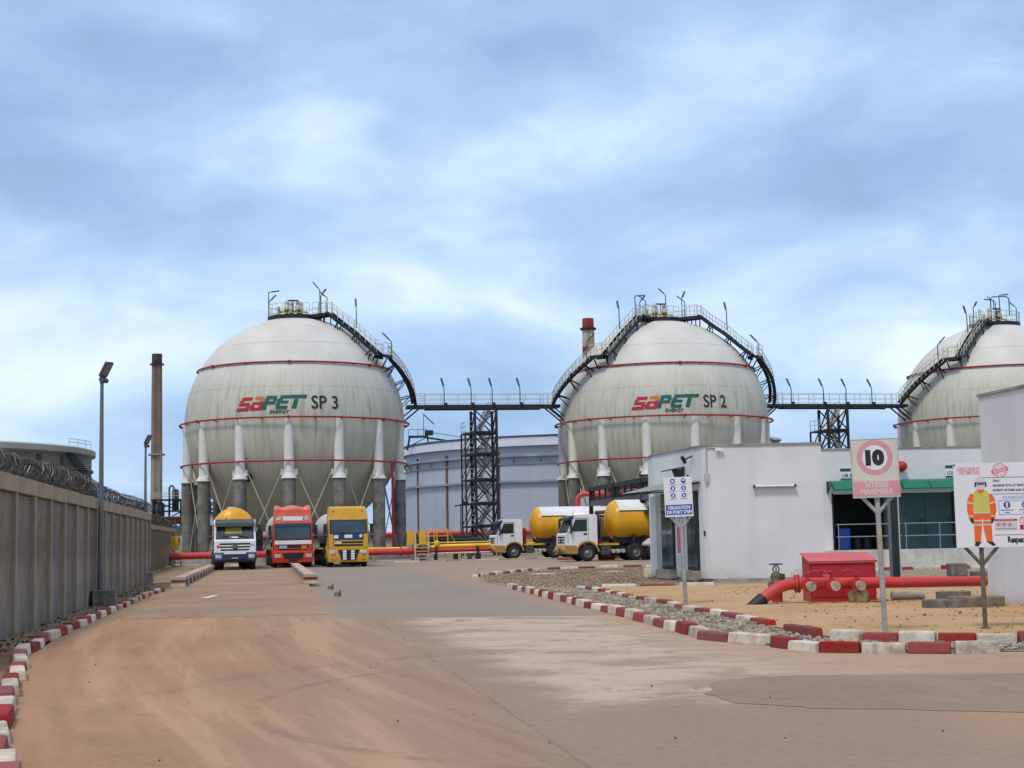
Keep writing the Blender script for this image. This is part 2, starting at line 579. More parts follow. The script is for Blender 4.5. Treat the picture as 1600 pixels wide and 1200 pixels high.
def sphere_mat():
    m_ = bpy.data.materials.new('weathered_sphere_paint')
    m_.use_nodes = True
    k = NT(m_.node_tree)
    b = k.n['Principled BSDF']
    o = k.obj()
    x, y, z = k.sep(o)
    oi = k.n.new('ShaderNodeObjectInfo').outputs['Random']
    az = k.m('ARCTAN2', x, y)
    sv_ = k.comb(k.m('MULTIPLY', az, 9.0), k.m('MULTIPLY', z, 0.10), k.m('MULTIPLY', oi, 40.0))
    st = k.noise(sv_, 3.2, 4.0, 0.62)
    st2 = k.noise(k.comb(k.m('MULTIPLY', az, 9.0), k.m('MULTIPLY', z, 0.22), k.m('MULTIPLY', oi, 17.0)), 0.9, 4.0, 0.6)
    bl = k.noise(o, 0.35, 4.0, 0.6)
    zj = k.m('ADD', z, k.m('MULTIPLY', k.m('SUBTRACT', st, 0.5), 2.6))
    low = k.m('SUBTRACT', 1.0, k.ss(zj, 0.6, 6.3))       # dirt runs: more below the wide part
    very = k.m('SUBTRACT', 1.0, k.ss(zj, -6.0, 0.6))
    clean = k.mix(k.ss(bl, 0.35, 0.65), (0.52, 0.52, 0.512), (0.585, 0.585, 0.575))
    c = k.mix(k.m('MULTIPLY', low, 0.75), clean, (0.465, 0.475, 0.40))
    c = k.mix(k.m('MULTIPLY', k.m('MULTIPLY', low, k.ss(st, 0.46, 0.70)), 0.78), c, (0.27, 0.275, 0.22))
    c = k.mix(k.m('MULTIPLY', k.m('MULTIPLY', low, k.ss(st2, 0.48, 0.70)), 0.55), c, (0.37, 0.385, 0.28))
    c = k.mix(k.m('MULTIPLY', very, 0.65), c, (0.455, 0.42, 0.33))
    # weld seams between the shell courses and along the meridians
    seam = None
    for z0 in (6.9, 2.75, -3.4, -7.2):
        s_ = k.m('SUBTRACT', 1.0, k.ss(k.m('ABSOLUTE', k.m('SUBTRACT', z, z0)), 0.015, 0.07))
        seam = s_ if seam is None else k.m('MAXIMUM', seam, s_)
    fr = k.m('ABSOLUTE', k.m('SUBTRACT', k.m('FRACT', k.m('MULTIPLY', az, 20 / (2 * math.pi))), 0.5))
    mer = k.m('SUBTRACT', 1.0, k.ss(fr, 0.006, 0.022))
    mer = k.m('MULTIPLY', mer, k.m('LESS_THAN', k.m('ABSOLUTE', z), 7.0))
    seam = k.m('MAXIMUM', k.m('MULTIPLY', seam, 0.9), k.m('MULTIPLY', mer, 0.35))
    c = k.mix(k.m('MULTIPLY', seam, k.lin(st2, 0.3, 0.7, 0.15, 0.55)), c, (0.24, 0.24, 0.21))
    k.l.new(c, b.inputs['Base Color'])
    b.inputs['Roughness'].default_value = 0.55
    b.inputs['Specular IOR Level'].default_value = 0.35
    bn = k.n.new('ShaderNodeBump')
    bn.inputs['Strength'].default_value = 0.25
    bn.inputs['Distance'].default_value = 0.05
    k.l.new(k.noise(o, 0.8, 3.0, 0.5), bn.inputs['Height'])
    k.l.new(bn.outputs[0], b.inputs['Normal'])
    return m_


M['sphere'] = sphere_mat()


def yard_mat():
    m_ = bpy.data.materials.new('worn_yard_surface')
    m_.use_nodes = True
    k = NT(m_.node_tree)
    b = k.n['Principled BSDF']
    p = k.pos()
    x, y, z = k.sep(p)
    n1 = k.noise(p, 0.18, 5.0, 0.6)
    n2 = k.noise(p, 0.9, 6.0, 0.65)
    n3 = k.noise(p, 9.0, 5.0, 0.7)
    n4 = k.noise(k.vmap(p, (0.75, 1.0, 1.0)), 0.9, 6.0, 0.68, 0.8)
    nj = k.m('SUBTRACT', n2, 0.5)
    n5 = k.noise(k.vmap(p, (1.0, 0.8, 1.0)), 0.42, 6.0, 0.68, 0.8)
    asphalt = k.mix(n5, (0.205, 0.182, 0.163), (0.268, 0.238, 0.213))
    dust = k.mix(k.ss(n1, 0.35, 0.65), (0.325, 0.185, 0.108), (0.395, 0.232, 0.135))
    greydust = k.mix(n2, (0.265, 0.190, 0.140), (0.335, 0.245, 0.182))
    pale = k.mix(k.ss(n4, 0.36, 0.56), (0.295, 0.233, 0.182), (0.455, 0.372, 0.292))
    brown = k.mix(n5, (0.225, 0.170, 0.130), (0.290, 0.222, 0.170))
    # diagonal construction joint: + on its right
    dd = k.m('DIVIDE', k.m('ADD', k.m('MULTIPLY', k.m('ADD', x, 2.7), 19.3), k.m('MULTIPLY', k.m('SUBTRACT', y, 29.9), 3.2)), 19.56)
    nw = k.m('SUBTRACT', n5, 0.5)
    mR = k.ss(k.m('ADD', dd, k.m('ADD', k.m('MULTIPLY', nj, 1.4), k.m('MULTIPLY', nw, 2.5))), -0.9, 0.9)
    mR = k.m('ADD', k.m('MULTIPLY', mR, 0.72), k.m('MULTIPLY', k.ss(dd, -0.03, 0.03), 0.28))
    # pale concrete bay fades out towards the camera
    lim = k.m('ADD', k.m('SUBTRACT', y, 14.6), k.m('ADD', k.m('MULTIPLY', nj, 3.0), k.m('MULTIPLY', nw, 3.0)))
    mP = k.m('MULTIPLY', k.ss(lim, -0.9, 1.2), k.ss(k.m('ADD', dd, k.m('MULTIPLY', nj, 1.6)), 0.1, 1.3))
    rightc = k.mix(mP, brown, pale)
    # reddish dust along the right-hand kerb
    kd = k.m('DIVIDE', k.m('ADD', k.m('MULTIPLY', k.m('SUBTRACT', x, 3.3), 27.2), k.m('MULTIPLY', k.m('SUBTRACT', y, 21.6), 3.6)), 27.44)
    mK = k.ss(k.m('ADD', kd, k.m('MULTIPLY', nj, 1.5)), -1.5, -0.1)
    rightc = k.mix(k.m('MULTIPLY', mK, 0.65), rightc, (0.36, 0.236, 0.160))
    farl = k.m('MULTIPLY', k.ss(y, 22.0, 46.0), 0.45)
    leftc = k.mix(farl, dust, greydust)
    lgrey = k.m('MULTIPLY', k.ss(k.m('ADD', dd, k.m('ADD', k.m('MULTIPLY', nj, 3.0), k.m('MULTIPLY', nw, 4.0))), -4.2, -0.2), 0.9)
    leftc = k.mix(lgrey, leftc, k.mix(n2, (0.262, 0.180, 0.130), (0.315, 0.222, 0.162)))
    # swept tyre tracks: bands that follow the turn round a centre to the right
    def swept(cx_, cy_, fr, seed):
        rx_, ry_ = k.m('SUBTRACT', x, cx_), k.m('SUBTRACT', y, cy_)
        q = k.m('SQRT', k.m('ADD', k.m('MULTIPLY', rx_, rx_), k.m('MULTIPLY', ry_, ry_)))
        an = k.m('ARCTAN2', ry_, rx_)
        return k.noise(k.comb(k.m('MULTIPLY', q, fr), k.m('MULTIPLY', an, 2.2), seed), 1.0, 4.0, 0.55, 0.15)
    y2 = k.m('SUBTRACT', y, 20.0)
    lane = k.m('SUBTRACT', k.m('ADD', x, k.m('MULTIPLY', y2, 0.206)), k.m('MULTIPLY', k.m('MULTIPLY', y2, y2), 0.00425))
    t1 = k.noise(k.comb(k.m('MULTIPLY', lane, 1.25), k.m('MULTIPLY', y, 0.055), 3.3), 1.0, 5.0, 0.6, 0.25)
    t2 = k.noise(k.comb(k.m('MULTIPLY', k.m('ADD', lane, k.m('MULTIPLY', y2, 0.10)), 2.6), k.m('MULTIPLY', y, 0.09), 8.1), 1.0, 4.0, 0.55, 0.2)
    tr = k.mix(0.42, t1, t2)
    leftc = k.mix(k.m('MULTIPLY', k.ss(tr, 0.49, 0.60), 0.62), leftc, (0.45, 0.295, 0.190))
    leftc = k.mix(k.m('MULTIPLY', k.m('SUBTRACT', 1.0, k.ss(tr, 0.38, 0.48)), 0.55), leftc, (0.225, 0.138, 0.088))
    # one tight turning track
    rq = k.m('SQRT', k.m('ADD', k.m('POWER', k.m('SUBTRACT', x, 2.9), 2.0), k.m('POWER', k.m('SUBTRACT', y, 15.4), 2.0)))
    rt = k.m('MAXIMUM', k.m('SUBTRACT', 1.0, k.ss(k.m('ABSOLUTE', k.m('SUBTRACT', rq, 5.5)), 0.03, 0.13)), k.m('MULTIPLY', k.m('SUBTRACT', 1.0, k.ss(k.m('ABSOLUTE', k.m('SUBTRACT', rq, 6.9)), 0.05, 0.35)), 0.5))
    rt = k.m('MULTIPLY', k.m('MULTIPLY', rt, k.ss(n2, 0.36, 0.60)), k.m('LESS_THAN', x, 0.2))
    leftc = k.mix(k.m('MULTIPLY', rt, 0.55), leftc, (0.17, 0.115, 0.08))
    orange = k.m('MULTIPLY', k.m('MULTIPLY', k.ss(k.m('ADD', x, k.m('MULTIPLY', nw, 5.0)), 3.0, 6.0), k.m('SUBTRACT', 1.0, k.ss(y, 17.5, 20.5))), 0.7)
    rightc = k.mix(orange, rightc, (0.34, 0.220, 0.140))
    near = k.mix(mR, leftc, rightc)
    # the joint itself, and hairline cracks
    jl = k.m('MULTIPLY', k.m('SUBTRACT', 1.0, k.ss(k.m('ABSOLUTE', k.m('ADD', dd, k.m('MULTIPLY', nj, 0.06))), 0.006, 0.026)), k.ss(n4, 0.35, 0.6))
    near = k.mix(k.m('MULTIPLY', jl, 0.5), near, (0.13, 0.095, 0.07))
    # asphalt lane beyond the cross joint
    tt = k.m('SUBTRACT', k.m('SUBTRACT', y, 30.9), k.m('MULTIPLY', x, -0.12))
    mA = k.m('MULTIPLY', k.ss(k.m('ADD', tt, k.m('MULTIPLY', nj, 0.25)), -0.06, 0.10),
             k.ss(k.m('ADD', k.m('ADD', x, k.m('MULTIPLY', k.m('SUBTRACT', y, 33.4), 0.165)), k.m('MULTIPLY', nj, 2.2)), -4.9, -3.5))
    far_d = k.m('MULTIPLY', k.ss(k.m('ADD', n1, k.m('MULTIPLY', n2, 0.5)), 0.68, 0.95), 0.5)
    asp = k.mix(far_d, asphalt, (0.31, 0.235, 0.178))
    asp = k.mix(k.m('MULTIPLY', k.ss(swept(-30.0, 40.0, 1.3, 9.0), 0.5, 0.68), 0.35), asp, (0.29, 0.235, 0.19))
    asp = k.mix(k.m('MULTIPLY', mK, 0.5), asp, (0.35, 0.24, 0.17))
    c = k.mix(mA, near, asp)
    vo = k.n.new('ShaderNodeTexVoronoi')
    vo.feature = 'DISTANCE_TO_EDGE'
    vo.inputs['Scale'].default_value = 0.22
    k.l.new(k.comb(k.m('ADD', x, k.m('MULTIPLY', n2, 2.2)), k.m('ADD', y, k.m('MULTIPLY', n4, 2.2)), 0.0), vo.inputs['Vector'])
    ck = k.m('MULTIPLY', k.m('SUBTRACT', 1.0, k.ss(vo.outputs['Distance'], 0.001, 0.005)), k.ss(n1, 0.45, 0.6))
    c = k.mix(k.m('MULTIPLY', ck, 0.55), c, (0.12, 0.09, 0.07))
    # oil and scuff marks
    sc_ = k.noise(k.vmap(p, (1.0, 0.5, 1.0)), 2.3, 5.0, 0.7, 1.0)
    c = k.mix(k.m('MULTIPLY', k.ss(sc_, 0.62, 0.80), 0.35), c, (0.17, 0.125, 0.10))
    c = k.mix(k.m('MULTIPLY', k.ss(n3, 0.40, 0.75), 0.30), c, k.mix(0.5, c, (0.52, 0.39, 0.28)))
    c = k.mix(k.m('MULTIPLY', k.m('SUBTRACT', 1.0, k.ss(n3, 0.28, 0.48)), 0.35), c, k.mix(0.6, c, (0.14, 0.10, 0.075)))
    c = k.mix(k.m('MULTIPLY', k.ss(k.noise(p, 38.0, 3.0, 0.6), 0.60, 0.78), 0.35), c, (0.16, 0.12, 0.095))
    k.l.new(c, b.inputs['Base Color'])
    b.inputs['Roughness'].default_value = 0.9
    b.inputs['Specular IOR Level'].default_value = 0.25
    bn = k.n.new('ShaderNodeBump')
    bn.inputs['Strength'].default_value = 0.35
    bn.inputs['Distance'].default_value = 0.02
    k.l.new(k.m('ADD', k.m('MULTIPLY', n3, 0.7), k.noise(p, 45.0, 3.0, 0.7)), bn.inputs['Height'])
    k.l.new(bn.outputs[0], b.inputs['Normal'])
    return m_


M['yard'] = yard_mat()


def soil_mat(name, cs, scale=0.6, bump=0.7):
    m_ = bpy.data.materials.new(name)
    m_.use_nodes = True
    k = NT(m_.node_tree)
    b = k.n['Principled BSDF']
    p = k.pos()
    n1 = k.noise(p, scale, 6.0, 0.62, 0.4)
    n2 = k.noise(p, scale * 9, 5.0, 0.65)
    n3 = k.noise(p, scale * 45, 4.0, 0.7)
    c = k.mix(k.ss(n1, 0.35, 0.66), cs[0], cs[1])
    c = k.mix(k.m('MULTIPLY', k.ss(n2, 0.45, 0.72), 0.6), c, cs[2])
    c = k.mix(k.m('MULTIPLY', k.ss(n3, 0.58, 0.75), 0.55), c, cs[3])
    k.l.new(c, b.inputs['Base Color'])
    b.inputs['Roughness'].default_value = 0.95
    b.inputs['Specular IOR Level'].default_value = 0.15
    bn = k.n.new('ShaderNodeBump')
    bn.inputs['Strength'].default_value = bump
    bn.inputs['Distance'].default_value = 0.05
    k.l.new(k.m('ADD', n2, k.m('MULTIPLY', n3, 0.5)), bn.inputs['Height'])
    k.l.new(bn.outputs[0], b.inputs['Normal'])
    return m_


M['ground'] = soil_mat('bare_ground', [(0.22, 0.17, 0.13), (0.31, 0.25, 0.19), (0.26, 0.22, 0.17), (0.14, 0.11, 0.09)], 0.25)
M['verge'] = soil_mat('verge_soil', [(0.22, 0.15, 0.10), (0.30, 0.215, 0.15), (0.33, 0.255, 0.19), (0.11, 0.075, 0.052)], 0.7)
M['sand'] = soil_mat('sand', [(0.43, 0.265, 0.125), (0.49, 0.33, 0.19), (0.50, 0.40, 0.30), (0.25, 0.17, 0.105)], 0.42, 1.0)
M['gravel'] = soil_mat('gravel_bed', [(0.28, 0.235, 0.185), (0.38, 0.32, 0.255), (0.33, 0.26, 0.185), (0.14, 0.115, 0.09)], 1.6, 1.0)
M['patch'] = soil_mat('asphalt_patch', [(0.225, 0.178, 0.140), (0.27, 0.212, 0.166), (0.32, 0.232, 0.165), (0.17, 0.132, 0.102)], 0.5, 0.3)
M['ramp'] = soil_mat('dusty_ramp', [(0.275, 0.19, 0.135), (0.335, 0.24, 0.172), (0.39, 0.255, 0.165), (0.20, 0.14, 0.10)], 0.35, 0.3)

# ================================================================== THE SETTING
def sheet(name, pts, z, m, kind='structure', lab=None):
    mb = MB()
    mb.poly([(p_[0], p_[1], p_[2] if len(p_) > 2 else z) for p_ in pts])
    o = mb.build(name, m, fix=False)
    if o.data.polygons[0].normal.z < 0:
        o.data.flip_normals()
    tag(o, lab, None, None, kind)
    return o


sheet('ground', [(-3000, -300), (3000, -300), (3000, 4500), (-3000, 4500)], -0.06, M['ground'])
sheet('yard', [(-10, -40), (40, -40), (40, 140), (2, 111.6), (-27, 105.8), (-16, 62), (-7.5, 24)], 0.0, M['yard'], lab='dusty concrete and asphalt truck yard')
gravel_poly = [(3.55, 21.75), (3.0, 23.1), (2.45, 28.1), (1.65, 34.8), (0.75, 42.5), (-0.15, 48.8), (-1.2, 56), (-1.6, 62.7), (-1.0, 65.6), (-0.3, 67.8),
               (0.7, 72.1), (2.2, 74.5), (3.7, 75.5), (8, 75.8), (40, 76), (40, 19.75), (6.5, 19.75), (5.1, 19.95), (4.1, 20.4)]
sheet('gravel_ground', gravel_poly, 0.008, M['gravel'], lab='strip of crushed grey stone between painted kerbs')
sheet('sand_ground', [(1.9, 46.6), (2.75, 41.2), (3.55, 34), (4.0, 29), (4.3, 26.3), (4.6, 23.4), (5.2, 21.9), (5.8, 21.5), (6.9, 21.05), (40, 20.9), (40, 47.3), (6.3, 47.3)],
      0.02, M['sand'], lab='yellow sand beside the white buildings')
sheet('verge', [(-9.5, 10), (-5.0, 14.2), (-7.6, 23.2), (-8.9, 30.9), (-10.5, 40.6), (-12.5, 53.0), (-17.6, 86), (-23, 106.5), (-40, 104), (-40, 10)], 0.010, M['verge'],
      lab='brown soil strip at the foot of the concrete wall')

# darker square-cut asphalt repair at lower right
rp = []
base_pts = [(1.9, 15.45), (2.2, 16.65), (2.85, 17.15), (4.2, 17.0), (9.5, 16.6), (9.5, 12.9), (4.4, 13.3), (2.7, 13.9), (2.1, 14.5)]
for i in range(len(base_pts)):
    a, b = Vector(base_pts[i]), Vector(base_pts[(i + 1) % len(base_pts)])
    for q in range(5):
        p_ = a.lerp(b, q / 5.0)
        rp.append((p_.x + random.uniform(-.07, .07), p_.y + random.uniform(-.07, .07)))
sheet('asphalt_patch', rp, 0.004, M['patch'], lab='darker grey asphalt repair patch in the pale road')

# weighbridge deck and its ramp
mb = MB()
mb.add([(-4.05, 33.4, .004), (-7.45, 54.3, .10), (-12.05, 53.6, .10), (-8.6, 33.0, .004), (-4.05, 33.4, -.05), (-7.45, 54.3, -.05), (-12.05, 53.6, -.05), (-8.6, 33.0, -.05)],
       [(0, 1, 2, 3), (0, 4, 5, 1), (3, 2, 6, 7), (1, 5, 6, 2)])
mb.add([(-7.45, 54.304, .104), (-12.3, 85.0, .104), (-17.1, 84.2, .104), (-12.05, 53.604, .104), (-7.45, 54.3, -.05), (-12.3, 85.0, -.05), (-17.1, 84.2, -.05), (-12.05, 53.6, -.05)],
       [(0, 1, 2, 3), (0, 4, 5, 1), (1, 5, 6, 2), (2, 6, 7, 3)])
ramp = mb.build('ramp', M['ramp'])
tag(ramp, 'dusty weighbridge deck and approach ramp', None, None, 'structure')
mb = MB()
mb.bar((-7.75, 45.6, .075), (-9.75, 45.3, .075), .05, .03)
mb.bar((-7.95, 47.9, .085), (-9.75, 47.6, .085), .05, .03)
mb.build('joint_strip', M['kerb_pink'], ramp)
# a splash of white paint on the ramp
mb = MB()
pp = []
for i in range(22):
    a = 2 * math.pi * i / 22
    r_ = 0.16 + 0.22 * random.random() ** 1.5
    pp.append((-8.9 + r_ * math.cos(a) * 0.45, 43.9 + r_ * math.sin(a) * 4.2, 0.066 + 0.0046 * r_ * math.sin(a) * 4.2))
mb.poly(pp)
o = mb.build('paint_splash', M['p_white'], ramp, fix=False)

# ------------------------------------------------------------------ kerbs
stone_cache = {}


def kerb_stone_mesh(L, W, H, m):
    key = (round(L, 2), W, H, m)
    if key not in stone_cache:
        mb_ = MB()
        t = 0.82
        vs = [(-L / 2, -W / 2, 0), (L / 2, -W / 2, 0), (L / 2, W / 2, 0), (-L / 2, W / 2, 0),
              (-L / 2 * .98, -W / 2 * t, H), (L / 2 * .98, -W / 2 * t, H), (L / 2 * .98, W / 2 * t, H), (-L / 2 * .98, W / 2 * t, H)]
        mb_.add(vs, [(3, 2, 1, 0), (4, 5, 6, 7), (0, 1, 5, 4), (1, 2, 6, 5), (2, 3, 7, 6), (3, 0, 4, 7)])
        stone_cache[key] = mb_.mesh('kerb_stone', M[m], bevel=min(0.028, H * .25))
    return stone_cache[key]


def kerb(name, lab, pts, L, W, H, seq=('kerb_white', 'kerb_red'), gap=0.02, z=0.0, jit=0.012, skip=()):
    root = bpy.data.objects.new(name, None)
    col.objects.link(root)
    root.location = (pts[0][0], pts[0][1], z)
    tag(root, lab, None, None, 'structure')
    segs = [(Vector(pts[i]), Vector(pts[i + 1])) for i in range(len(pts) - 1)]
    tot = sum((b_ - a_).length for a_, b_ in segs)
    nst = int(tot / (L + gap))
    for i in range(nst):
        if i in skip:
            continue
        s = (i + .5) * (L + gap)
        for a_, b_ in segs:
            ln = (b_ - a_).length
            if s <= ln:
                break
            s -= ln
        p_ = a_.lerp(b_, min(1, s / ln))
        dr = (b_ - a_).normalized()
        m_ = seq[i % len(seq)]
        if m_ == 'kerb_white' and random.random() < .22:
            m_ = 'kerb_worn'
        o_ = link('kerb_stone', kerb_stone_mesh(L, W, H, m_), root,
                  (p_.x - pts[0][0] + random.uniform(-jit, jit), p_.y - pts[0][1] + random.uniform(-jit, jit), random.uniform(-.03, 0)),
                  math.atan2(dr.y, dr.x) + random.uniform(-.055, .055))
        o_.scale = (random.uniform(.94, 1.0), 1, random.uniform(.82, 1.1))
    return root


kerb('left_kerb', 'red and white kerb stones curving along the foot of the wall',
     [(-3.2, 9.6), (-4.05, 11.9), (-4.75, 14.1), (-5.6, 16.8), (-6.5, 19.8), (-7.35, 22.6), (-7.95, 25.4), (-8.85, 30.9), (-9.55, 35.1), (-10.45, 40.6), (-11.15, 44.9), (-11.65, 48.0), (-12.2, 52.6)],
     0.94, 0.21, 0.15, ('kerb_red', 'kerb_white'), 0.07, jit=.03)
kerb('road_kerb', 'red and white kerb stones between the road and the gravel strip',
     [(3.55, 21.65), (2.95, 23.1), (2.65, 25.8), (2.4, 28.1), (1.95, 32.0), (1.55, 34.8), (1.3, 37.2), (0.95, 39.6), (0.6, 42.5), (0.2, 45.7), (-0.3, 48.8)],
     0.88, 0.25, 0.18, ('kerb_white', 'kerb_red'), 0.04)
kerb('front_kerb', 'red and white kerb stones on the bend at the front of the gravel',
     [(3.62, 21.45), (3.85, 20.75), (4.15, 20.25), (4.65, 20.02), (5.15, 19.85), (5.65, 19.68), (6.0, 19.65), (6.6, 19.62), (7.2, 19.62), (12, 19.65)],
     0.57, 0.2, 0.17, ('kerb_red', 'kerb_white', 'kerb_red', 'kerb_worn'), 0.012, skip=(6,))
kerb('sand_kerb', 'red and white kerb stones between the gravel strip and the sand',
     [(4.35, 26.0), (4.2, 27.3), (4.0, 28.9), (3.65, 31.5), (3.45, 34.0), (2.95, 37.0), (2.6, 41.2), (2.15, 44.6), (1.75, 46.7)],
     0.95, 0.24, 0.15, ('kerb_red', 'kerb_white'), 0.05)
kerb('bend_kerb', 'low red and white kerb stones in front of the speed sign',
     [(4.33, 24.3), (4.52, 22.75)], 0.78, 0.2, 0.17, ('kerb_red',), 0.0)
kerb('sign_kerb', 'red and white kerb stones in front of the two sign posts',
     [(4.62, 22.25), (5.05, 21.75), (5.55, 21.5), (6.0, 21.25), (6.5, 21.05), (7.1, 20.95), (12, 20.8)],
     0.52, 0.2, 0.18, ('kerb_white', 'kerb_red'), 0.012)
kerb('far_kerb', 'red and white kerb stones round the far end of the gravel island',
     [(-1.65, 61.5), (-1.6, 63.6), (-1.05, 65.8), (-0.35, 67.9), (0.65, 72.2), (2.15, 74.6), (3.75, 75.6), (7.6, 75.9)],
     0.9, 0.25, 0.15, ('kerb_white', 'kerb_red'), 0.25, jit=.06)
kerb('flush_kerb', 'old kerb stones lying flush in the brown gravel', [(0.4, 64.6), (6.4, 67.6)], 1.2, 0.3, 0.07, ('kerb_white', 'kerb_red'), 0.5)
kerb('edging_kerb', 'flush painted edging between gravel and sand', [(2.6, 47.5), (6.9, 47.55)], 1.1, 0.3, 0.10, ('kerb_white', 'kerb_red'), 0.12)
kerb('pipe_kerb', 'white kerb dashes along the far edge of the yard below the red pipe', [(-26, 105.7), (3, 111.5)], 1.9, 0.3, 0.12, ('kerb_white', 'concrete', 'concrete'), 0.05)
kerb('bay_kerb', 'red and white kerb behind the white cab trucks', [(2.8, 104), (12, 106)], 1.5, 0.4, 0.16, ('kerb_red', 'kerb_white'), 0.05)
kerb('dock_kerb', 'red and white kerb below the loading dock', [(11.2, 60.2), (19.5, 60.9)], 1.15, 0.3, 0.16, ('kerb_white', 'kerb_red'), 0.02)

# ------------------------------------------------------------------ loose stone


def stones(name, inside, cnt, box_, smin, smax, m, z, lab, sparse=None):
    mb_ = MB()
    done = 0
    tries = 0
    while done < cnt and tries < cnt * 12:
        tries += 1
        px, py = random.uniform(box_[0], box_[1]), random.uniform(box_[2], box_[3])
        if not inside(px, py):
            continue
        s = smin + (smax - smin) * random.random() ** 2.2
        T = Matrix.Rotation(random.uniform(0, 6.3), 3, Vector((random.random(), random.random(), random.random() + .2)).normalized())
        vs = []
        for v_ in ((1, 0, 0), (-1, 0, 0), (0, 1, 0), (0, -1, 0), (0, 0, 1), (0, 0, -1)):
            q = T @ (Vector(v_) * s * random.uniform(.55, 1.1))
            vs.append((px + q.x, py + q.y, z + s * .35 + q.z * .75))
        mb_.add(vs, [(0, 2, 4), (2, 1, 4), (1, 3, 4), (3, 0, 4), (2, 0, 5), (1, 2, 5), (3, 1, 5), (0, 3, 5)])
        done += 1
    o_ = mb_.build(name, m, fix=False)
    tag(o_, lab, None, None, 'stuff')
    return o_


def in_poly(px, py, poly):
    c = False
    j = len(poly) - 1
    for i in range(len(poly)):
        (xi, yi), (xj, yj) = poly[i][:2], poly[j][:2]
        if (yi > py) != (yj > py) and px < (xj - xi) * (py - yi) / (yj - yi) + xi:
            c = not c
        j = i
    return c


strip = [(3.9, 20.6), (3.15, 23.2), (2.6, 28.1), (1.8, 34.8), (0.9, 42.5), (0.1, 48.5), (1.7, 47.0), (2.55, 41.2), (3.35, 34), (3.85, 29), (4.15, 26.3), (4.4, 23.6), (4.55, 22.0), (6.5, 20.8), (8, 20.75), (8, 19.85), (6.5, 19.85), (4.7, 20.2)]
stones('gravel', lambda a, b_: in_poly(a, b_, strip), 9000, (0, 8, 19.7, 48.6), .018, .075, M['stone'], .01, 'crushed grey stone between the kerbs')
isle = [(0.2, 49), (-1.1, 56), (-1.4, 62.7), (0.8, 71.6), (3.7, 75), (6.3, 75), (6.0, 56), (6.0, 48), (1.7, 47.4)]
stones('rubble', lambda a, b_: in_poly(a, b_, isle), 8000, (-1.6, 6.4, 47, 75), .012, .055, M['stone_tan'], .01, 'brown gravel on the far island')
sandy = [(4.7, 23.5), (5.4, 22.0), (7, 21.3), (13, 21.1), (13, 47), (3.0, 46.5), (3.9, 31), (4.4, 27)]
stones('sand_litter', lambda a, b_: in_poly(a, b_, sandy) and (a > 5.6 and random.random() < .9 or random.random() < .15), 1300, (3, 13, 21, 47), .008, .040, M['stone_tan'], .02, 'small stones scattered in the sand')
stones('debris', lambda a, b_: in_poly(a, b_, sandy) and a > 6, 22, (5, 12, 22, 36), .02, .06, M['brown_bit'], .02, 'dark brown bits lying on the sand')
vg = [(-5.2, 13.5), (-7.7, 23.2), (-9.0, 30.9), (-10.6, 40.6), (-12.6, 53.0), (-15.5, 62), (-8.2, 22), (-7, 12)]
stones('leaf_litter', lambda a, b_: in_poly(a, b_, vg), 900, (-16, -5, 12, 62), .015, .05, M['brown_bit'], .012, 'dry leaves and crumbs at the wall foot')
stones('grit', lambda a, b_: a < 4.5 - (30 - b_) * .05, 90, (-6, 5, 9, 30), .005, .016, M['brown_bit'], .004, 'grit scattered on the road')


# ------------------------------------------------------------------ boundary walls
def precast_wall(name, lab, x0, y0, x1, y1, pitch, h):
    dx_, dy_ = x1 - x0, y1 - y0
    L = math.hypot(dx_, dy_)
    root = thing(name, lab, 'wall', (x0, y0, 0), math.atan2(dy_, dx_))
    nb = int(round(L / pitch))
    pitch = L / nb
    pm = MB().box((0, 0, 0), (pitch - .2, .09, h - .32)).mesh('panel', M['panel'], bevel=.012)
    qm = MB().box((0, 0, 0), (.23, .22, h - .30)).mesh('post', M['post'], bevel=.015)
    cm = MB().box((0, 0, 0), (pitch - .012, .26, .30)).mesh('coping', M['coping'], bevel=.015)
    for i in range(nb + 1):
        link('post', qm, root, (i * pitch, 0, (h - .30) / 2))
        if i < nb:
            link('panel', pm, root, ((i + .5) * pitch, 0.02 + random.uniform(-.012, .012), (h - .32) / 2))
            link('coping', cm, root, ((i + .5) * pitch, 0, h - .15 + random.uniform(-.008, .008)))
    return root, L


w1, L1 = precast_wall('boundary_wall', 'long near grey precast concrete panel wall along the left of the road', -7.53, 18.0, -15.27, 62.9, 2.43, 2.9)
w2, L2 = precast_wall('boundary_wall', 'far set-back stretch of concrete panel wall beyond the second street lamp', -17.3, 64.0, -26.85, 119.0, 2.43, 2.83)


def razor(name, lab, x0, y0, x1, y1, h, r0, step):
    dx_, dy_ = x1 - x0, y1 - y0
    L = math.hypot(dx_, dy_)
    root = thing(name, lab, 'razor wire', (x0, y0, h), math.atan2(dy_, dx_))
    for q in range(3):
        mb_ = MB()
        pts = []
        nl = int(L / step)
        ph = random.uniform(0, 6.3)
        cy_, cz_ = random.uniform(-.05, .05), r0 + random.uniform(-.04, .06)
        NS = 9
        rr = r0
        for i in range(nl * NS):
            t = i / NS
            if i % 5 == 0:
                rr = r0 * random.uniform(.80, 1.12)
            a = 2 * math.pi * t * (1 if q % 2 else -1) + ph
            sag = .05 * math.sin(t * .11 + q) + .04 * math.sin(t * .031)
            pts.append((t * step + random.uniform(-.05, .05), cy_ + rr * math.cos(a) * .9, max(.005, cz_ + sag + rr * math.sin(a))))
        mb_.tube(pts, .008, 3, sm=False, cap=False)
        mb_.build('coil', M['wire'] if q < 2 else M['wire_shiny'], root, fix=False)
    mb_ = MB()
    for zz_ in (.12, .32):
        mb_.tube([(0, 0, zz_), (L, 0, zz_)], .006, 4)
    mb_.build('line_wire', M['wire'], root, fix=False)
    return root


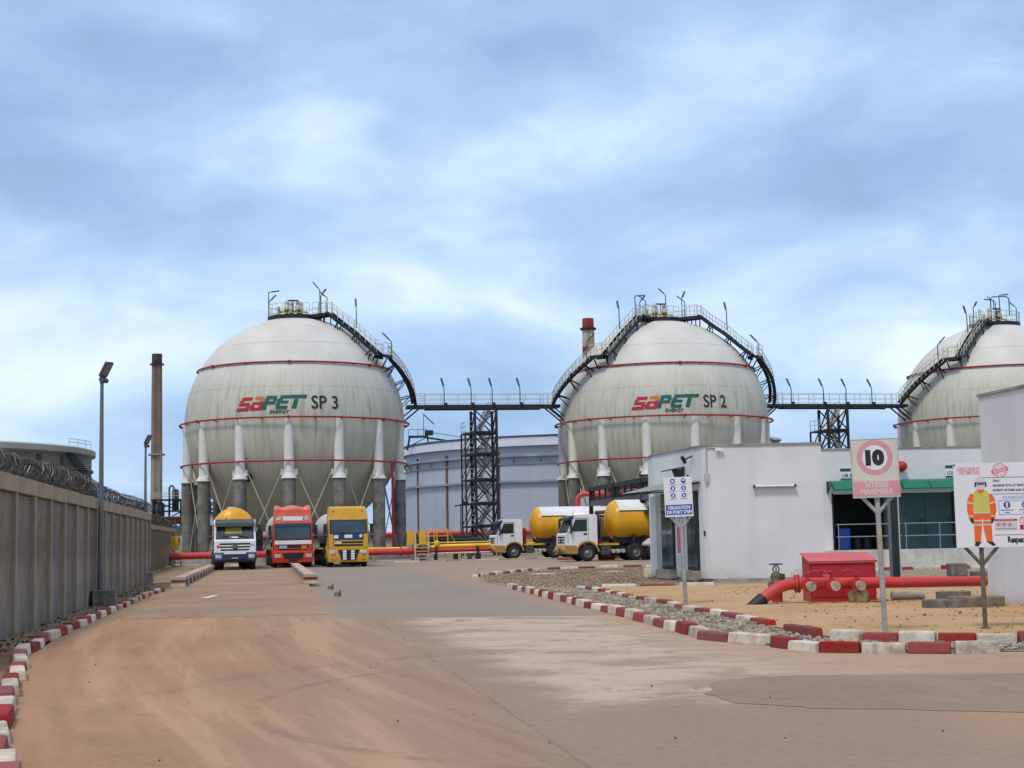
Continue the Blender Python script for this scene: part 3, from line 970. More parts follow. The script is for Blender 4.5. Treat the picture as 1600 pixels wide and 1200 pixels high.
razor('razor_wire', 'dense coil of dark razor wire along the near wall top', -7.53, 18.0, -15.27, 62.9, 2.9, .19, .36)
razor('razor_wire', 'dark razor wire coil on the far set-back wall', -17.3, 64.0, -26.85, 119.0, 2.83, .26, .42)


def street_lamp(lab, x, y, h, rz):
    t = thing('street_lamp', lab, 'street lamp', (x, y, 0), rz, 'street lamps along the wall')
    MB().tube([(0, 0, 0), (0, 0, h * .45), (0, 0, h)], [.085, .07, .045], 10).build('pole', M['pole'], t)
    MB().box((0, 0, .015), (.3, .3, .03)).build('base_plate', M['pole'], t)
    hd = MB()
    tilt = Matrix.Rotation(R(-52), 3, 'Y')
    hd.box(Vector((0, 0, h)) + tilt @ Vector((.30, 0, .02)), (.46, .26, .075), mat=tilt)
    hd.box(Vector((0, 0, h)) + tilt @ Vector((.02, 0, .0)), (.18, .12, .10), mat=tilt)
    hd.cyl((0, 0, h - .12), (0, 0, h + .06), .06, 10)
    hd.box(Vector((0, 0, h)) + tilt @ Vector((.02, 0, -.10)), (.10, .20, .14), mat=tilt)
    ho = hd.build('lamp_head', M['lamp_grey'], t, bevel=.012)
    MB().box(Vector((0, 0, h)) + tilt @ Vector((.32, 0, -.022)), (.36, .21, .012), mat=tilt).build('lens', M['lamp_lens'], ho)
    return t


street_lamp('tall grey street lamp in front of the near wall with tilted lamp head', -11.24, 41.0, 6.15, R(-35))
street_lamp('farther grey street lamp rising behind the end of the near wall', -16.64, 68.0, 6.1, R(-35))
for (x_, y_, s_, lab, dk) in ((-10.95, 40.4, (.60, .55, .42), 'square brown concrete block at the street lamp foot', 'concrete_dark'), (-11.45, 40.9, (.4, .5, .40), 'dark concrete block beside the square block by the lamp', 'black'),
                              (-14.75, 60.9, (.35, .45, .5), 'small grey block at the far end of the near wall', 'concrete')):
    o = MB().box((0, 0, s_[2] / 2), s_).build('concrete_block', M[dk], None, bevel=.025)
    o.location = (x_, y_, 0)
    o.rotation_euler = (0, 0, R(9))
    tag(o, lab, 'block', 'concrete blocks along the wall')

# ------------------------------------------------------------------ weighbridge guide rails


def guide_rail(lab, x0, y0, x1, y1):
    L = math.hypot(x1 - x0, y1 - y0)
    t = thing('guide_rail', lab, 'kerb rail', (x0, y0, .1), math.atan2(y1 - y0, x1 - x0), 'weighbridge guide rails')
    e_ = MB()
    e_.box((.3, 0, .06), (.6, .50, .12), M['kerb_white'])
    e_.box((.302, 0, .195), (.61, .51, .13), M['kerb_red'])
    e_.box((.3, 0, .305), (.6, .50, .09), M['kerb_pink'])
    e_.build('end_block', None, t, bevel=.01)
    MB().bb(.62, L, -.2, .2, .20, .33).build('beam', M['kerb_pink'], t, bevel=.015)
    i = 0
    s = 1.2
    while s < L:
        MB().box((s, 0, .09), (.55, .34, .20)).build('support_block', M['kerb_red' if i % 2 else 'kerb_white'], t, bevel=.01)
        s += 1.5
        i += 1
    return t


guide_rail('left concrete guide rail of the weighbridge with red band, by the wall', -11.95, 53.6, -16.75, 83.2)
guide_rail('right concrete guide rail of the weighbridge with red band, beside the asphalt', -7.35, 54.3, -12.25, 84.1)
for (x_, y_, lab) in ((-6.2, 50.5, 'small brown metal bracket beside the ramp near the guide rail'), (-5.2, 44.0, 'small rusty metal box at the edge of the ramp')):
    mb = MB()
    mb.box((0, 0, .06), (.12, .2, .12))
    mb.box((.09, .05, .09), (.06, .06, .18))
    o = mb.build('metal_bracket', M['wood'], None)
    o.location = (x_, y_, 0)
    tag(o, lab, 'bracket', 'scrap pieces beside the ramp')

# ================================================================== GAS SPHERES
SITE = R(11.5)
SR = 10.0
ZC = 12.2


def sph(phi, az, side, r):
    ph, a = R(phi), R(az)
    return Vector((side * r * math.cos(ph) * math.cos(a), -r * math.cos(ph) * math.sin(a), ZC + r * math.sin(ph)))


def rail_run(mb_, pts, h=1.05, every=1, m=None):
    """hand rail over a run of foot points: posts, top and middle rails"""
    pts = [Vector(p_) for p_ in pts]
    up = Vector((0, 0, 1))
    for i, p_ in enumerate(pts):
        if i % every == 0 or i == len(pts) - 1:
            mb_.bar(p_, p_ + up * h, .045, .045, m)
    for hh in (h, h * .55, .12):
        for i in range(len(pts) - 1):
            mb_.bar(pts[i] + up * hh, pts[i + 1] + up * hh, .045 if hh == h else .035, None, m)


def lamp_pole(parent, foot, h, hd_az, name='lamp_pole', tilt=48, L=.85):
    x_, y_, z_ = foot
    MBp = MB().tube([(x_, y_, z_), (x_, y_, z_ + h)], [.055, .045], 6)
    dr = Vector((math.cos(hd_az) * math.cos(R(tilt)), math.sin(hd_az) * math.cos(R(tilt)), math.sin(R(tilt))))
    p0 = Vector((x_, y_, z_ + h))
    MBp.bar(p0, p0 + dr * .35, .07)
    po = MBp.build(name, M['lamp_grey'], parent)
    MB().bar(p0 + dr * .3, p0 + dr * (.3 + L), .17, .10).build('lamp_head', M['lamp_grey'], po)
    return po


LOGO = []   # (material, [(x0,x1,y0,y1) ...]) in letter cells of width 1.15, pitch 1.28
W_ = 1.12
letters = [
    ('p_crimson', [(.10, W_ + .02, .77, 1), (-.02, .34, .635, .77)], 'p_crimson', [(-.02, W_ - .08, .38, .60), (W_ - .38, W_, .235, .38), (-.12, W_ - .04, 0, .235)]),
    ('p_amber', [(.20, W_ - .04, .78, 1), (W_ - .36, W_ + .03, .635, .78)], 'p_crimson', [(.08, W_, .42, .60), (-.02, .33, .20, .42), (W_ - .35, W_, .20, .42), (.0, W_, 0, .20)]),
    ('p_green', [(.05, W_ - .08, .78, 1), (.03, .38, .635, .78), (W_ - .36, W_ + .02, .635, .78)], 'p_green', [(.0, W_ - .06, .38, .60), (-.02, .34, 0, .38)]),
    ('p_green', [(.16, W_ + .02, .78, 1), (.04, .44, .635, .78)], 'p_green', [(.0, W_ - .10, .40, .60), (-.02, .33, .225, .40), (.04, W_ - .06, 0, .225)]),
    ('p_green', [(-.04, W_ + .24, .76, 1)], 'p_green', [(.30, .70, 0, .70)]),
]


def gas_sphere(lab, loc, number, az_logo, stairs, col_off, lamps):
    t = thing('gas_sphere', lab, 'gas sphere', (loc[0], loc[1], 0), SITE, 'white gas storage spheres')
    s = MB()
    prof = [(SR * math.sin(math.pi * i / 56), -SR * math.cos(math.pi * i / 56)) for i in range(57)]
    prof[0] = (0.01, -SR)
    prof[-1] = (0.01, SR)
    s.lathe(prof, 112)
    shell = s.build('shell', M['sphere'], t)
    shell.location = (0, 0, ZC)
    # concrete pad
    MB().lathe([(0.01, .30), (11.4, .30), (11.4, -.05)], 48, sm=False).build('pad', M['concrete'], t)
    # columns
    N = 14
    up_ = MB().lathe([(.44, 12.17), (.44, 7.55), (.46, 7.4), (.66, 7.12), (.68, 7.0)], 16).mesh('column', M['column_white'])
    lo = MB()
    zz_ = 7.02
    pr_ = [(.02, zz_)]
    for zb in (5.9, 4.3, 2.6, .95, .3):
        pr_ += [(.55, zz_ - .001), (.55, zb + .03), (.525, zb + .028), (.525, zb)]
        zz_ = zb
    lo.lathe(pr_, 16, sm=False)
    lo_me = lo.mesh('concrete_jacket', M['jacket'])
    st = MB().lathe([(.60, 1.0), (.60, .30)], 16, sm=False).mesh('column_foot', M['concrete'])
    bk_me = MB().box((0, 0, 0), (.35, .12, .5)).mesh('bracket', M['column_white'])
    angs = [R(col_off) + 2 * math.pi * i / N for i in range(N)]
    rc = 9.72
    for i, a in enumerate(angs):
        p_ = (rc * math.sin(a), -rc * math.cos(a), 0)
        c_ = link('column', up_, t, p_, a)
        j_ = link('concrete_jacket', lo_me, c_)
        # brackets for the tie rods
        for sgn in (-1, 1):
            link('bracket', bk_me, c_, (sgn * .55, 0, 7.55))
    for i in range(N):
        a, b_ = angs[i], angs[(i + 1) % N]
        A_ = Vector((rc * math.sin(a), -rc * math.cos(a), 0))
        B_ = Vector((rc * math.sin(b_), -rc * math.cos(b_), 0))
        dr = (B_ - A_).normalized()
        for P_, Q_ in ((A_ + dr * .7, B_ - dr * .55), (B_ - dr * .7, A_ + dr * .55)):
            MB().tube([(P_.x, P_.y, 7.5), (Q_.x, Q_.y, .7)], .052, 6).build('tie_rod', M['rod'], t)
    # red deluge rings
    for r_, z_, nm in ((8.86, ZC + 4.95, 'upper'), (10.42, ZC + .02, 'mid'), (10.30, 8.5, 'low')):
        ring = MB().tube([(r_ * math.cos(2 * math.pi * i / 72), r_ * math.sin(2 * math.pi * i / 72), z_) for i in range(72)], .085, 6, closed=True).build('deluge_ring', M['ring_red'], t)
        cl_ = MB()
        rr = math.sqrt(max(0, SR * SR - (z_ - ZC) ** 2))
        for i in range(28):
            a = 2 * math.pi * (i + .5) / 28
            ca, sa = math.cos(a), math.sin(a)
            cl_.bar((rr * .99 * ca, rr * .99 * sa, z_ - .12), (r_ * ca, r_ * sa, z_ - .12), .07, .07)
            if i % 4 == 0:
                cl_.box((r_ * ca, r_ * sa, z_), (.24, .24, .22), rz=a)
        if nm != 'low':
            cl_.build('ring_bracket', M['ring_red'], ring)['kind'] = 'stuff'
    # lettering, laid on the shell
    RL = SR + .045

    def on(a0, p0):
        def f(x_, y_):
            ph = p0 + y_ / SR
            a = a0 + x_ / (SR * math.cos(p0))
            return (RL * math.cos(ph) * math.sin(a), -RL * math.cos(ph) * math.cos(a), ZC + RL * math.sin(ph))
        return f
    f_ = on(R(az_logo), R(7.4))
    lg = MB()
    k_ = 1.19
    kx = .92
    nlet = 5
    for i, (mt, tops, mb_, lows) in enumerate(letters):
        for m__, rects in ((mt, tops), (mb_, lows)):
            for (xa, xb, ya, yb) in rects:
                ns = max(1, int((xb - xa) / .3))
                for q in range(ns):
                    x0, x1 = xa + (xb - xa) * q / ns, xa + (xb - xa) * (q + 1) / ns
                    sh = .36
                    pts = [((i - 2.5) * 1.185 + xx + sh * yy, yy - .5) for xx, yy in ((x0, ya), (x1, ya), (x1, yb), (x0, yb))]
                    tl_ = .012 * (i - 2)
                    lg.add([f_(px * k_ * .865 * kx - .12, py * k_ + .0 + .035 * (i - 2)) for px, py in pts], [(0, 1, 2, 3)], M[m__])
    put_text(lg, 'ENERGY', .42, lambda x_, y_: f_(x_ + .16 * y_ + .85, y_ - .80), M['p_black'], .008, width=1.62)
    put_text(lg, 'SP ' + number, 1.62, lambda x_, y_: f_(x_ + 4.72, y_ + .02), M['p_black'], .018, width=2.35)
    lo_ = lg.build('lettering', None, t, fix=False)
    # top platform
    zf = ZC + SR * math.cos(math.asin(.245)) + .38
    pl = MB()
    pl.lathe([(.6, zf - .06), (2.5, zf - .06), (2.5, zf), (.6, zf)], 28, m=M['steel_dark'], sm=False)
    pl.lathe([(2.42, zf - .40), (2.5, zf - .40), (2.5, zf - .05), (2.42, zf - .05)], 28, m=M['steel_dark'], sm=False)
    for i in range(12):
        a = 2 * math.pi * i / 12
        pl.bar((2.3 * math.cos(a), 2.3 * math.sin(a), zf - .6), (2.3 * math.cos(a), 2.3 * math.sin(a), zf - .05), .10, None, M['steel_dark'])
    plat = pl.build('top_platform', None, t)
    rl = MB()
    gap_az = [math.atan2(-math.sin(R(47)), s_ * math.cos(R(47))) for s_ in stairs]
    circ = []
    for i in range(25):
        a = 2 * math.pi * i / 24
        circ.append(Vector((2.44 * math.cos(a), 2.44 * math.sin(a), zf)))
    run = []
    for i in range(24):
        a = 2 * math.pi * (i + .5) / 24
        if any(abs((a - g + math.pi) % (2 * math.pi) - math.pi) < .32 for g in gap_az):
            if len(run) > 1:
                rail_run(rl, run)
                rl.build('railing', M['rail_pale'], plat)
                rl = MB()
            run = []
            continue
        if not run:
            run = [circ[i]]
        run.append(circ[i + 1])
    if len(run) > 1:
        rail_run(rl, run)
        rl.build('railing', M['rail_pale'], plat)
    # stairs
    for side in stairs:
        def tang(p_, q_):
            rad = Vector((p_.x, p_.y, p_.z - ZC)).normalized()
            return rad.cross((q_ - p_).normalized()).normalized()
        top_l = sph(66.5, 47, side, 10.75)
        top_l.z = zf
        # landing from the platform
        g = math.atan2(-math.sin(R(47)), side * math.cos(R(47)))
        A_ = Vector((2.35 * math.cos(g), 2.35 * math.sin(g), zf))
        dr = Vector((top_l.x - A_.x, top_l.y - A_.y, 0)).normalized()
        nr = Vector((-dr.y, dr.x, 0))
        fl = MB()
        fl.bar(A_ - Vector((0, 0, .03)), top_l - Vector((0, 0, .03)), .95, .06, M['steel_dark'])
        for sg in (-1, 1):
            fl.bar(A_ + nr * sg * .47 - Vector((0, 0, .16)), top_l + nr * sg * .47 - Vector((0, 0, .16)), .07, .3, M['steel_dark'])
        for q in (.45, .9):
            p_ = A_.lerp(top_l, q)
            rz_ = math.sqrt(max(0, SR * SR - p_.x ** 2 - p_.y ** 2)) + ZC
            for sg in (-1, 1):
                fl.bar((p_.x + nr.x * sg * .4, p_.y + nr.y * sg * .4, rz_ - .1), (p_.x + nr.x * sg * .4, p_.y + nr.y * sg * .4, zf - .2), .09, None, M['steel_dark'])
        fo = fl.build('landing', None, t)
        for sg in (-1, 1):
            rr = MB()
            rail_run(rr, [A_.lerp(top_l, q) + nr * sg * .46 for q in (0.15, .6, 1)])
            rr.build('railing', M['rail_pale'], fo)

        def flight(path, steps, nm):
            """path: centre points, top to bottom"""
            ob = MB()
            tr = MB()
            rls = []
            outs = {1: [], -1: []}
            for i, p_ in enumerate(path):
                q_ = path[i + 1] if i < len(path) - 1 else p_ + (p_ - path[i - 1])
                tg = tang(p_, q_)
                tg = Vector((tg.x, tg.y, tg.z * .2)).normalized()
                for sg in (-1, 1):
                    outs[sg].append(p_ + tg * sg * .44)
            for sg in (-1, 1):
                o_ = outs[sg]
                for i in range(len(o_) - 1):
                    dv = (o_[i + 1] - o_[i]).normalized()
                    rad = Vector((o_[i].x, o_[i].y, o_[i].z - ZC)).normalized()
                    ob.bar(o_[i] - dv * .03, o_[i + 1] + dv * .03, .08, .29, M['steel_dark'], up=rad)
                rl_ = MB()
                rls.append(rl_)
                rail_run(rl_, o_[::max(1, len(o_) // 7)] + ([o_[-1]] if (len(o_) - 1) % max(1, len(o_) // 7) else []), 1.0)
            # treads
            cum = [0]
            for i in range(len(path) - 1):
                cum.append(cum[-1] + (path[i + 1] - path[i]).length)
            for k__ in range(steps):
                s__ = cum[-1] * (k__ + .5) / steps
                i = max(j for j in range(len(path) - 1) if cum[j] <= s__)
                u = (s__ - cum[i]) / (cum[i + 1] - cum[i])
                a_ = outs[-1][i].lerp(outs[-1][i + 1], u)
                b__ = outs[1][i].lerp(outs[1][i + 1], u)
                tr.bar(a_, b__, .24, .05, M['steel_dark'])
            fo_ = ob.build('stair_flight', None, t)
            tr.build('treads', None, fo_)['kind'] = 'stuff'
            for rl_ in rls:
                rl_.build('railing', M['rail_pale'], fo_)
            # struts back to the shell
            sb = MB()
            for i in range(2, len(path) - 1, max(3, len(path) // 3)):
                for sg in (-1, 1):
                    p_ = outs[sg][i]
                    v_ = Vector((p_.x, p_.y, p_.z - ZC)).normalized()
                    foot = v_ * SR * .995 + Vector((0, 0, ZC))
                    low = Vector((v_.x, v_.y, v_.z - .07)).normalized() * SR * .995 + Vector((0, 0, ZC))
                    sb.bar(p_, foot, .09, None, M['steel_dark'])
                    sb.bar(p_, low, .07, None, M['steel_dark'])
            sb.build('strut', None, fo_)['kind'] = 'stuff'
            return outs
        p_top = top_l
        p_b = sph(33.0, 39, side, 10.95)
        path1 = [p_top.lerp(p_b, i / 9) for i in range(10)]
        for i, p_ in enumerate(path1):       # never cut into the shell
            v_ = Vector((p_.x, p_.y, p_.z - ZC))
            if v_.length < 10.55:
                v_ = v_.normalized() * 10.55
                path1[i] = v_ + Vector((0, 0, ZC))
        flight(path1, 30, 'upper')
        p_c = sph(32.2, 30.5, side, 11.0)
        p_c.z = p_b.z
        ld = MB()
        ld.bar(p_b - Vector((0, 0, .03)), p_c - Vector((0, 0, .03)), 1.0, .07, M['steel_dark'])
        dv = (p_c - p_b).normalized()
        nv = Vector((-dv.y, dv.x, 0))
        for sg in (-1, 1):
            ld.bar(p_b + nv * sg * .5 - Vector((0, 0, .15)), p_c + nv * sg * .5 - Vector((0, 0, .15)), .07, .3, M['steel_dark'])
        for q in (p_b, p_c):
            v_ = Vector((q.x, q.y, q.z - ZC - .8)).normalized()
            ld.bar(q - Vector((0, 0, .1)), v_ * SR + Vector((0, 0, ZC)), .1, None, M['steel_dark'])
        lo2 = ld.build('landing', None, t)
        for sg in (-1, 1):
            rr = MB()
            rail_run(rr, [p_b + nv * sg * .5, p_c + nv * sg * .5])
            rr.build('railing', M['rail_pale'], lo2)
        path2 = []
        for i in range(13):
            u = i / 12
            path2.append(sph(32.0 + (10.2 - 32.0) * u, 30.0 + (2.0 - 30.0) * u, side, 11.0 + .15 * u))
        path2[0].z = p_b.z
        flight(path2, 26, 'lower')
        # foot landing that meets the walkway
        e0 = sph(10.2, 2.0, side, 10.55)
        e1 = Vector((side * 12.15, -.3, e0.z))
        ft = MB()
        ft.bb(min(side * 10.3, side * 12.0), max(side * 10.3, side * 12.0), -.75, .85, e0.z - .30, e0.z - .02, M['steel_dark'])
        for yy in (-.55, .65):
            ft.bar((side * 11.6, yy, e0.z - .2), (side * 9.9, yy, e0.z - 1.6), .12, None, M['steel_dark'])
            ft.bar((side * 11.0, yy, e0.z - .2), (side * 9.8, yy, e0.z - 1.2), .10, None, M['steel_dark'])
        fto = ft.build('landing', None, t)
        rr = MB()
        rail_run(rr, [(side * 10.4, .8, e0.z), (side * 11.2, .8, e0.z), (side * 11.95, .8, e0.z)])
        rr.build('railing', M['rail_pale'], fto)
        rr = MB()
        rail_run(rr, [(side * 11.1, -.72, e0.z), (side * 11.5, -.72, e0.z), (side * 11.95, -.72, e0.z)])
        rr.build('railing', M['rail_pale'], fto)
    # relief valves and pipework on the platform
    for (vx, vy) in ((-.75, -.5), (.25, -.6), (-.35, .3), (.55, .35)):
        v_ = MB()
        v_.lathe([(.16, zf), (.16, zf + .5), (.26, zf + .52), (.26, zf + .7)], 12, (vx, vy, 0), m=M['valve_yellow'])
        v_.lathe([(.25, zf + .70), (.25, zf + 1.0), (.2, zf + 1.03), (.2, zf + 1.2), (.22, zf + 1.28), (.13, zf + 1.5), (.02, zf + 1.62)], 12, (vx, vy, 0), m=M['galv'])
        v_.build('relief_valve', None, t)
    v_ = MB()
    v_.tube([(-1.5, -.6, zf + .02), (-1.5, -.6, zf + .9)], .12, 8, M['valve_yellow'])
    v_.tube([(-1.5, -.6, zf + .45), (-.75, -.5, zf + .45), (.25, -.6, zf + .45), (1.1, -.4, zf + .45), (1.1, -.4, zf + .05)], .10, 8, M['valve_yellow'])
    v_.tube([(-.2, -.9, zf + .02), (-.2, -.9, zf + 1.2)], .06, 6, M['black'])
    v_.box((-.2, -.9, zf + 1.45), (.9, .12, .12), M['black'])
    v_.tube([(-.2, -.9, zf + 1.2), (-.2, -.9, zf + 1.4)], .06, 6, M['black'])
    v_.build('manifold', None, t)
    for (a, r_, h, ha, tl_) in lamps:
        lamp_pole(t, (r_ * math.cos(R(a)), r_ * math.sin(R(a)), zf), h * .62, R(ha), tilt=tl_, L=.7)
    # lamps on the stairs
    for side in stairs:
        for (ph, az, ha) in ((52, 44, 90), (31, 31, 180 if side > 0 else 0)):
            p_ = sph(ph, az - 6, side, 10.9)
            lamp_pole(t, p_, 1.75, R(ha), tilt=60 if ph > 40 else 45)
    if number == '1':
        MB().tube([(-.2, .2, zf), (-.2, .2, zf + 2.6), (.0, .15, zf + 2.85), (1.3, -.2, zf + 2.85), (1.6, -.25, zf + 2.6), (1.6, -.25, zf + .9)], .06, 6).build('davit', M['lamp_grey'], t)
    # manway pipe stub below
    mw = MB()
    mw.tube([(-4.4, -7.6, ZC - 4.9), (-4.55, -7.85, ZC - 5.1)], .34, 12, M['black'])
    mw.build('nozzle', None, t)
    # vertical deluge feed pipe at the back right
    mw = MB()
    mw.tube([(8.15, -6.4, .35), (8.15, -6.4, 8.4)], .12, 8)
    mw.build('riser_pipe', M['ring_red'], t)
    return t


S3, S2, S1 = (-20.0, 138.0), (14.5, 144.5), (49.3, 152.0)
gas_sphere('white gas sphere marked SP 3 behind the three parked tankers', S3, '3', -15.8, (1,), -6.5, [(175, 2.4, 3.8, 0, 10), (190, 2.4, 2.2, 30, 45), (-20, 2.4, 4.0, 160, 50), (20, 2.4, 2.4, 70, 10), (-30, 3.3, 2.6, 150, 40), (-5, 2.4, 3.2, 40, 50)])
gas_sphere('white gas sphere marked SP 2 behind the white office building', S2, '2', -16.2, (-1, 1), -0.5, [(200, 2.4, 2.6, 30, 45), (170, 2.4, 3.9, 0, 5), (195, 1.6, 2.9, 150, 40), (0, .6, 4.0, 140, 45), (-15, 2.4, 2.8, 150, 40), (10, 2.4, 3.5, 40, 55)])
gas_sphere('white gas sphere cut off by the right edge behind the speed sign', S1, '1', 12.0, (-1,), -6.0, [(185, 2.4, 2.6, 30, 45), (-80, .9, 4.6, 0, 5), (-60, .2, 3.6, 140, 40), (60, 1.4, 4.3, 180, 5), (-5, 2.4, 2.7, 150, 45)])

# ------------------------------------------------------------------ walkways between the spheres


def walkway(lab, a, b_, z, lamp_s, tower_s):
    a, b_ = Vector(a), Vector(b_)
    L = (b_ - a).length
    dr = (b_ - a) / L
    t = thing('walkway', lab, 'walkway', (a.x, a.y, z), math.atan2(dr.y, dr.x), 'walkways between the spheres')
    dk = MB()
    dk.bb(0, L, -.62, .62, -.05, 0, M['steel_dark'])
    deck = dk.build('deck', None, t)
    for yy in (-.62, .62):
        MB().bb(0, L, yy - .06, yy + .06, -.42, -.051).build('girder', M['steel_dark'], t)
    for yy in (-.60, .60):
        r_ = MB()
        nseg = int(L / 1.45)
        rail_run(r_, [(L * i / nseg, yy, 0) for i in range(nseg + 1)], 1.05)
        r_.build('railing', M['rail_pale'], t)
    for s_ in lamp_s:
        lamp_pole(t, (L * s_, -.68, -.2), 1.75, R(110), tilt=60)
        MB().box((L * s_ + .15, -.7, .05), (.3, .2, .3)).build('junction_box', M['black'], t)
    return t


def site(p_, lx, ly):
    c, s_ = math.cos(SITE), math.sin(SITE)
    return (p_[0] + lx * c - ly * s_, p_[1] + lx * s_ + ly * c)


zw = ZC + 10.55 * math.sin(R(10.2))
walkway('steel footbridge with pale railings between the SP 3 and SP 2 spheres', site(S3, 12.03, 0.05), site(S2, -12.03, 0.05), zw, (.16, .39, .57, .81), .5)
walkway('steel footbridge with pale railings between SP 2 and the rightmost sphere', site(S2, 12.03, 0.05), site(S1, -12.03, 0.05), zw, (.075, .37, .58, .82), .5)


def stair_tower(lab, p_, side, zt):
    t = thing('stair_tower', lab, 'stair tower', (p_[0], p_[1], 0), SITE, 'black stair towers')
    hw, hd = 1.02, 1.1
    legs = {}
    for sx in (-1, 1):
        for sy in (-1, 1):
            MB().bb(sx * hw - .11, sx * hw + .11, sy * hd - .11, sy * hd + .11, 0, zt - .47).build('leg', M['steel_dark'], t)
    xo = -hw - .95
    for sy in (-1, 1):
        MB().bb(xo - .07, xo + .07, sy * hd - .07, sy * hd + .07, 0, 11.4).build('leg', M['steel_dark'], t)
    lv = [zt - .5, 11.5, 9.5, 7.1, 4.9, 2.8, .4]
    for i in range(len(lv) - 1):
        zt_, zb = lv[i], lv[i + 1]
        br = MB()
        for sy in (-1, 1):
            br.bar((-hw, sy * hd, zt_), (hw, sy * hd, zb), .11)
            br.bar((hw, sy * hd, zt_), (-hw, sy * hd, zb), .11)
            br.bar((-hw, sy * hd, zb), (hw, sy * hd, zb), .16)
            if i > 0:
                br.bar((xo, sy * hd, zb), (-hw, sy * hd, zt_), .09)
        for sx in (-1, 1):
            br.bar((sx * hw, -hd, zt_), (sx * hw, hd, zb), .11)
            br.bar((sx * hw, -hd, zb), (sx * hw, hd, zb), .16)
        br.build('bracing', M['steel_dark'], t)
        # zig-zag flight
        st_ = MB()
        s_ = 1 if i % 2 else -1
        xa, xb = (-.45, .55) if i % 2 else (.55, -.45)
        for yy in (-.35, .35):
            st_.bar((xa, yy, zt_), (xb, yy, zb), .06, .22)
        nst = 9
        for k__ in range(nst):
            u = (k__ + .5) / nst
            st_.box((xa + (xb - xa) * u, 0, zt_ + (zb - zt_) * u), (.26, .7, .05))
        so_ = st_.build('stair_flight', M['galv'], t)
        for yy in (-.38, .38):
            rl_ = MB()
            rail_run(rl_, [(xa + (xb - xa) * u, yy, zt_ + (zb - zt_) * u) for u in (.08, .5, .92)], .95)
            rl_.build('railing', M['rail_pale'], so_)
        if 0 < i:
            pl_ = MB()
            pl_.bb(xo, hw, -hd, hd, zt_ - .22, zt_ - .05)
            po_ = pl_.build('landing', M['steel_dark'], t)
            rl_ = MB()
            rail_run(rl_, [(-hw + .1, -hd, zt_ - .05), (xo, -hd, zt_ - .05), (xo, 0, zt_ - .05), (xo, hd, zt_ - .05)], 1.0)
            rl_.build('railing', M['rail_pale'], po_)
    return t


stair_tower('black lattice stair tower in front of the pale blue tank', (-2.75, 141.45), -1, zw)
stair_tower('black lattice stair tower rising behind the white building by the speed sign', (31.6, 148.0), -1, zw)

# ================================================================== BACKGROUND PLANT
def big_tank(lab, c, r, h, shell_m, roof_m, rim_m, dome, girders, ribs, roofk):
    t = thing('storage_tank', lab, 'storage tank', (c[0], c[1], 0), 0, 'large storage tanks')
    MB().lathe([(r, h), (r, 0)], 120).build('shell', M[shell_m], t)
    if dome:
        prof = [(r + .35, h + .02), (r + .35, h + .35)] + [(r * math.cos(R(90 * i / 10)) , h + .5 + dome * math.sin(R(90 * i / 10))) for i in range(1, 10)] + [(.02, h + .5 + dome)]
        MB().lathe(prof, 120).build('roof', M[roof_m], t)
    else:
        MB().lathe([(r + .05, h - .0), (r + .55, h - .02), (r + .55, h + .06), (r - .4, h + .06), (r - .4, h - 1.6), (.02, h - 1.6)], 120, sm=False).build('roof', M[roof_m], t)
    for (z_, out, hh) in girders:
        MB().lathe([(r - .01, z_ - hh), (r + out, z_ - hh), (r + out, z_), (r - .01, z_)], 120, sm=False).build('wind_girder', M[rim_m], t)
    for (a, m__, wd) in ribs:
        x_, y_ = r * math.cos(R(a)), r * math.sin(R(a))
        MB().box(((r + .09) * math.cos(R(a)), (r + .09) * math.sin(R(a)), (h - .3) / 2), (.18, wd, h - .3), rz=R(a)).build('riser_pipe', M[m__], t)
    return t


BT = big_tank('wide pale blue floating roof tank standing behind the black stair tower', (14.2, 290.5), 35.0, 19.0, 'bluetank', 'greyroof', 'bluetank_rib', 0,
              [(15.7, .9, .35), (14.3, .25, .2), (11.3, .6, .35)], [], 0)
# sloping top band, rust runs, rolling ladder and gauging platform
bx = MB()
bx.lathe([(35.9, 17.2), (35.12, 19.05), (34.9, 19.05)], 120)
bx.build('weather_shield', M['greytank'].copy() if False else M['bluetank'], BT)
for a in (241.5, 222.0, 262.0, 205.0):
    MB().box((35.12 * math.cos(R(a)), 35.12 * math.sin(R(a)), 8.2), (.2, .22 if a != 222.0 else .4, 16.2), rz=R(a)).build('rust_run', M['rust'], BT)
for i in range(20):
    a = 190 + i * 8.0
    MB().bar((35.0 * math.cos(R(a)), 35.0 * math.sin(R(a)), 14.4), (35.85 * math.cos(R(a + .8)), 35.85 * math.sin(R(a + .8)), 15.5), .14).build('girder_strut', M['bluetank_rib'], BT)
a = R(203)
px, py = 34.4 * math.cos(a), 34.4 * math.sin(a)
g = MB()
for sx in (-1.6, 1.6):
    for sy in (-1.0, 1.0):
        g.bar((px + sx * 1.3, py + sy, 18.0), (px + sx, py + sy, 20.4), .2)
g.bb(px - 1.8, px + 1.8, py - 1.2, py + 1.2, 20.3, 20.6)
g.bar((px - 2.1, py - 1.2, 18.4), (px + 1.7, py - 1.2, 20.3), .16)
for sx in (-1.7, 0, 1.7):
    g.bar((px + sx, py - 1.2, 20.6), (px + sx, py - 1.2, 21.7), .08)
g.bar((px - 1.7, py - 1.2, 21.7), (px + 1.7, py - 1.2, 21.7), .09)
g.bar((px + 1, py, 20.6), (px + 1, py, 24.6), .10)
g.bar((px + 1, py, 24.6), (px + 2.9, py - .5, 22.7), .35, .16)
g.box((px + 2.0, py - .5, 21.1), (1.5, 1.2, .9))
g.bar((px + 1.8, py, 20.2), (px + 13, py + 4, 18.6), .3, .3)
g.bar((px + 1.8, py, 21.3), (px + 13, py + 4, 19.6), .10, .10)
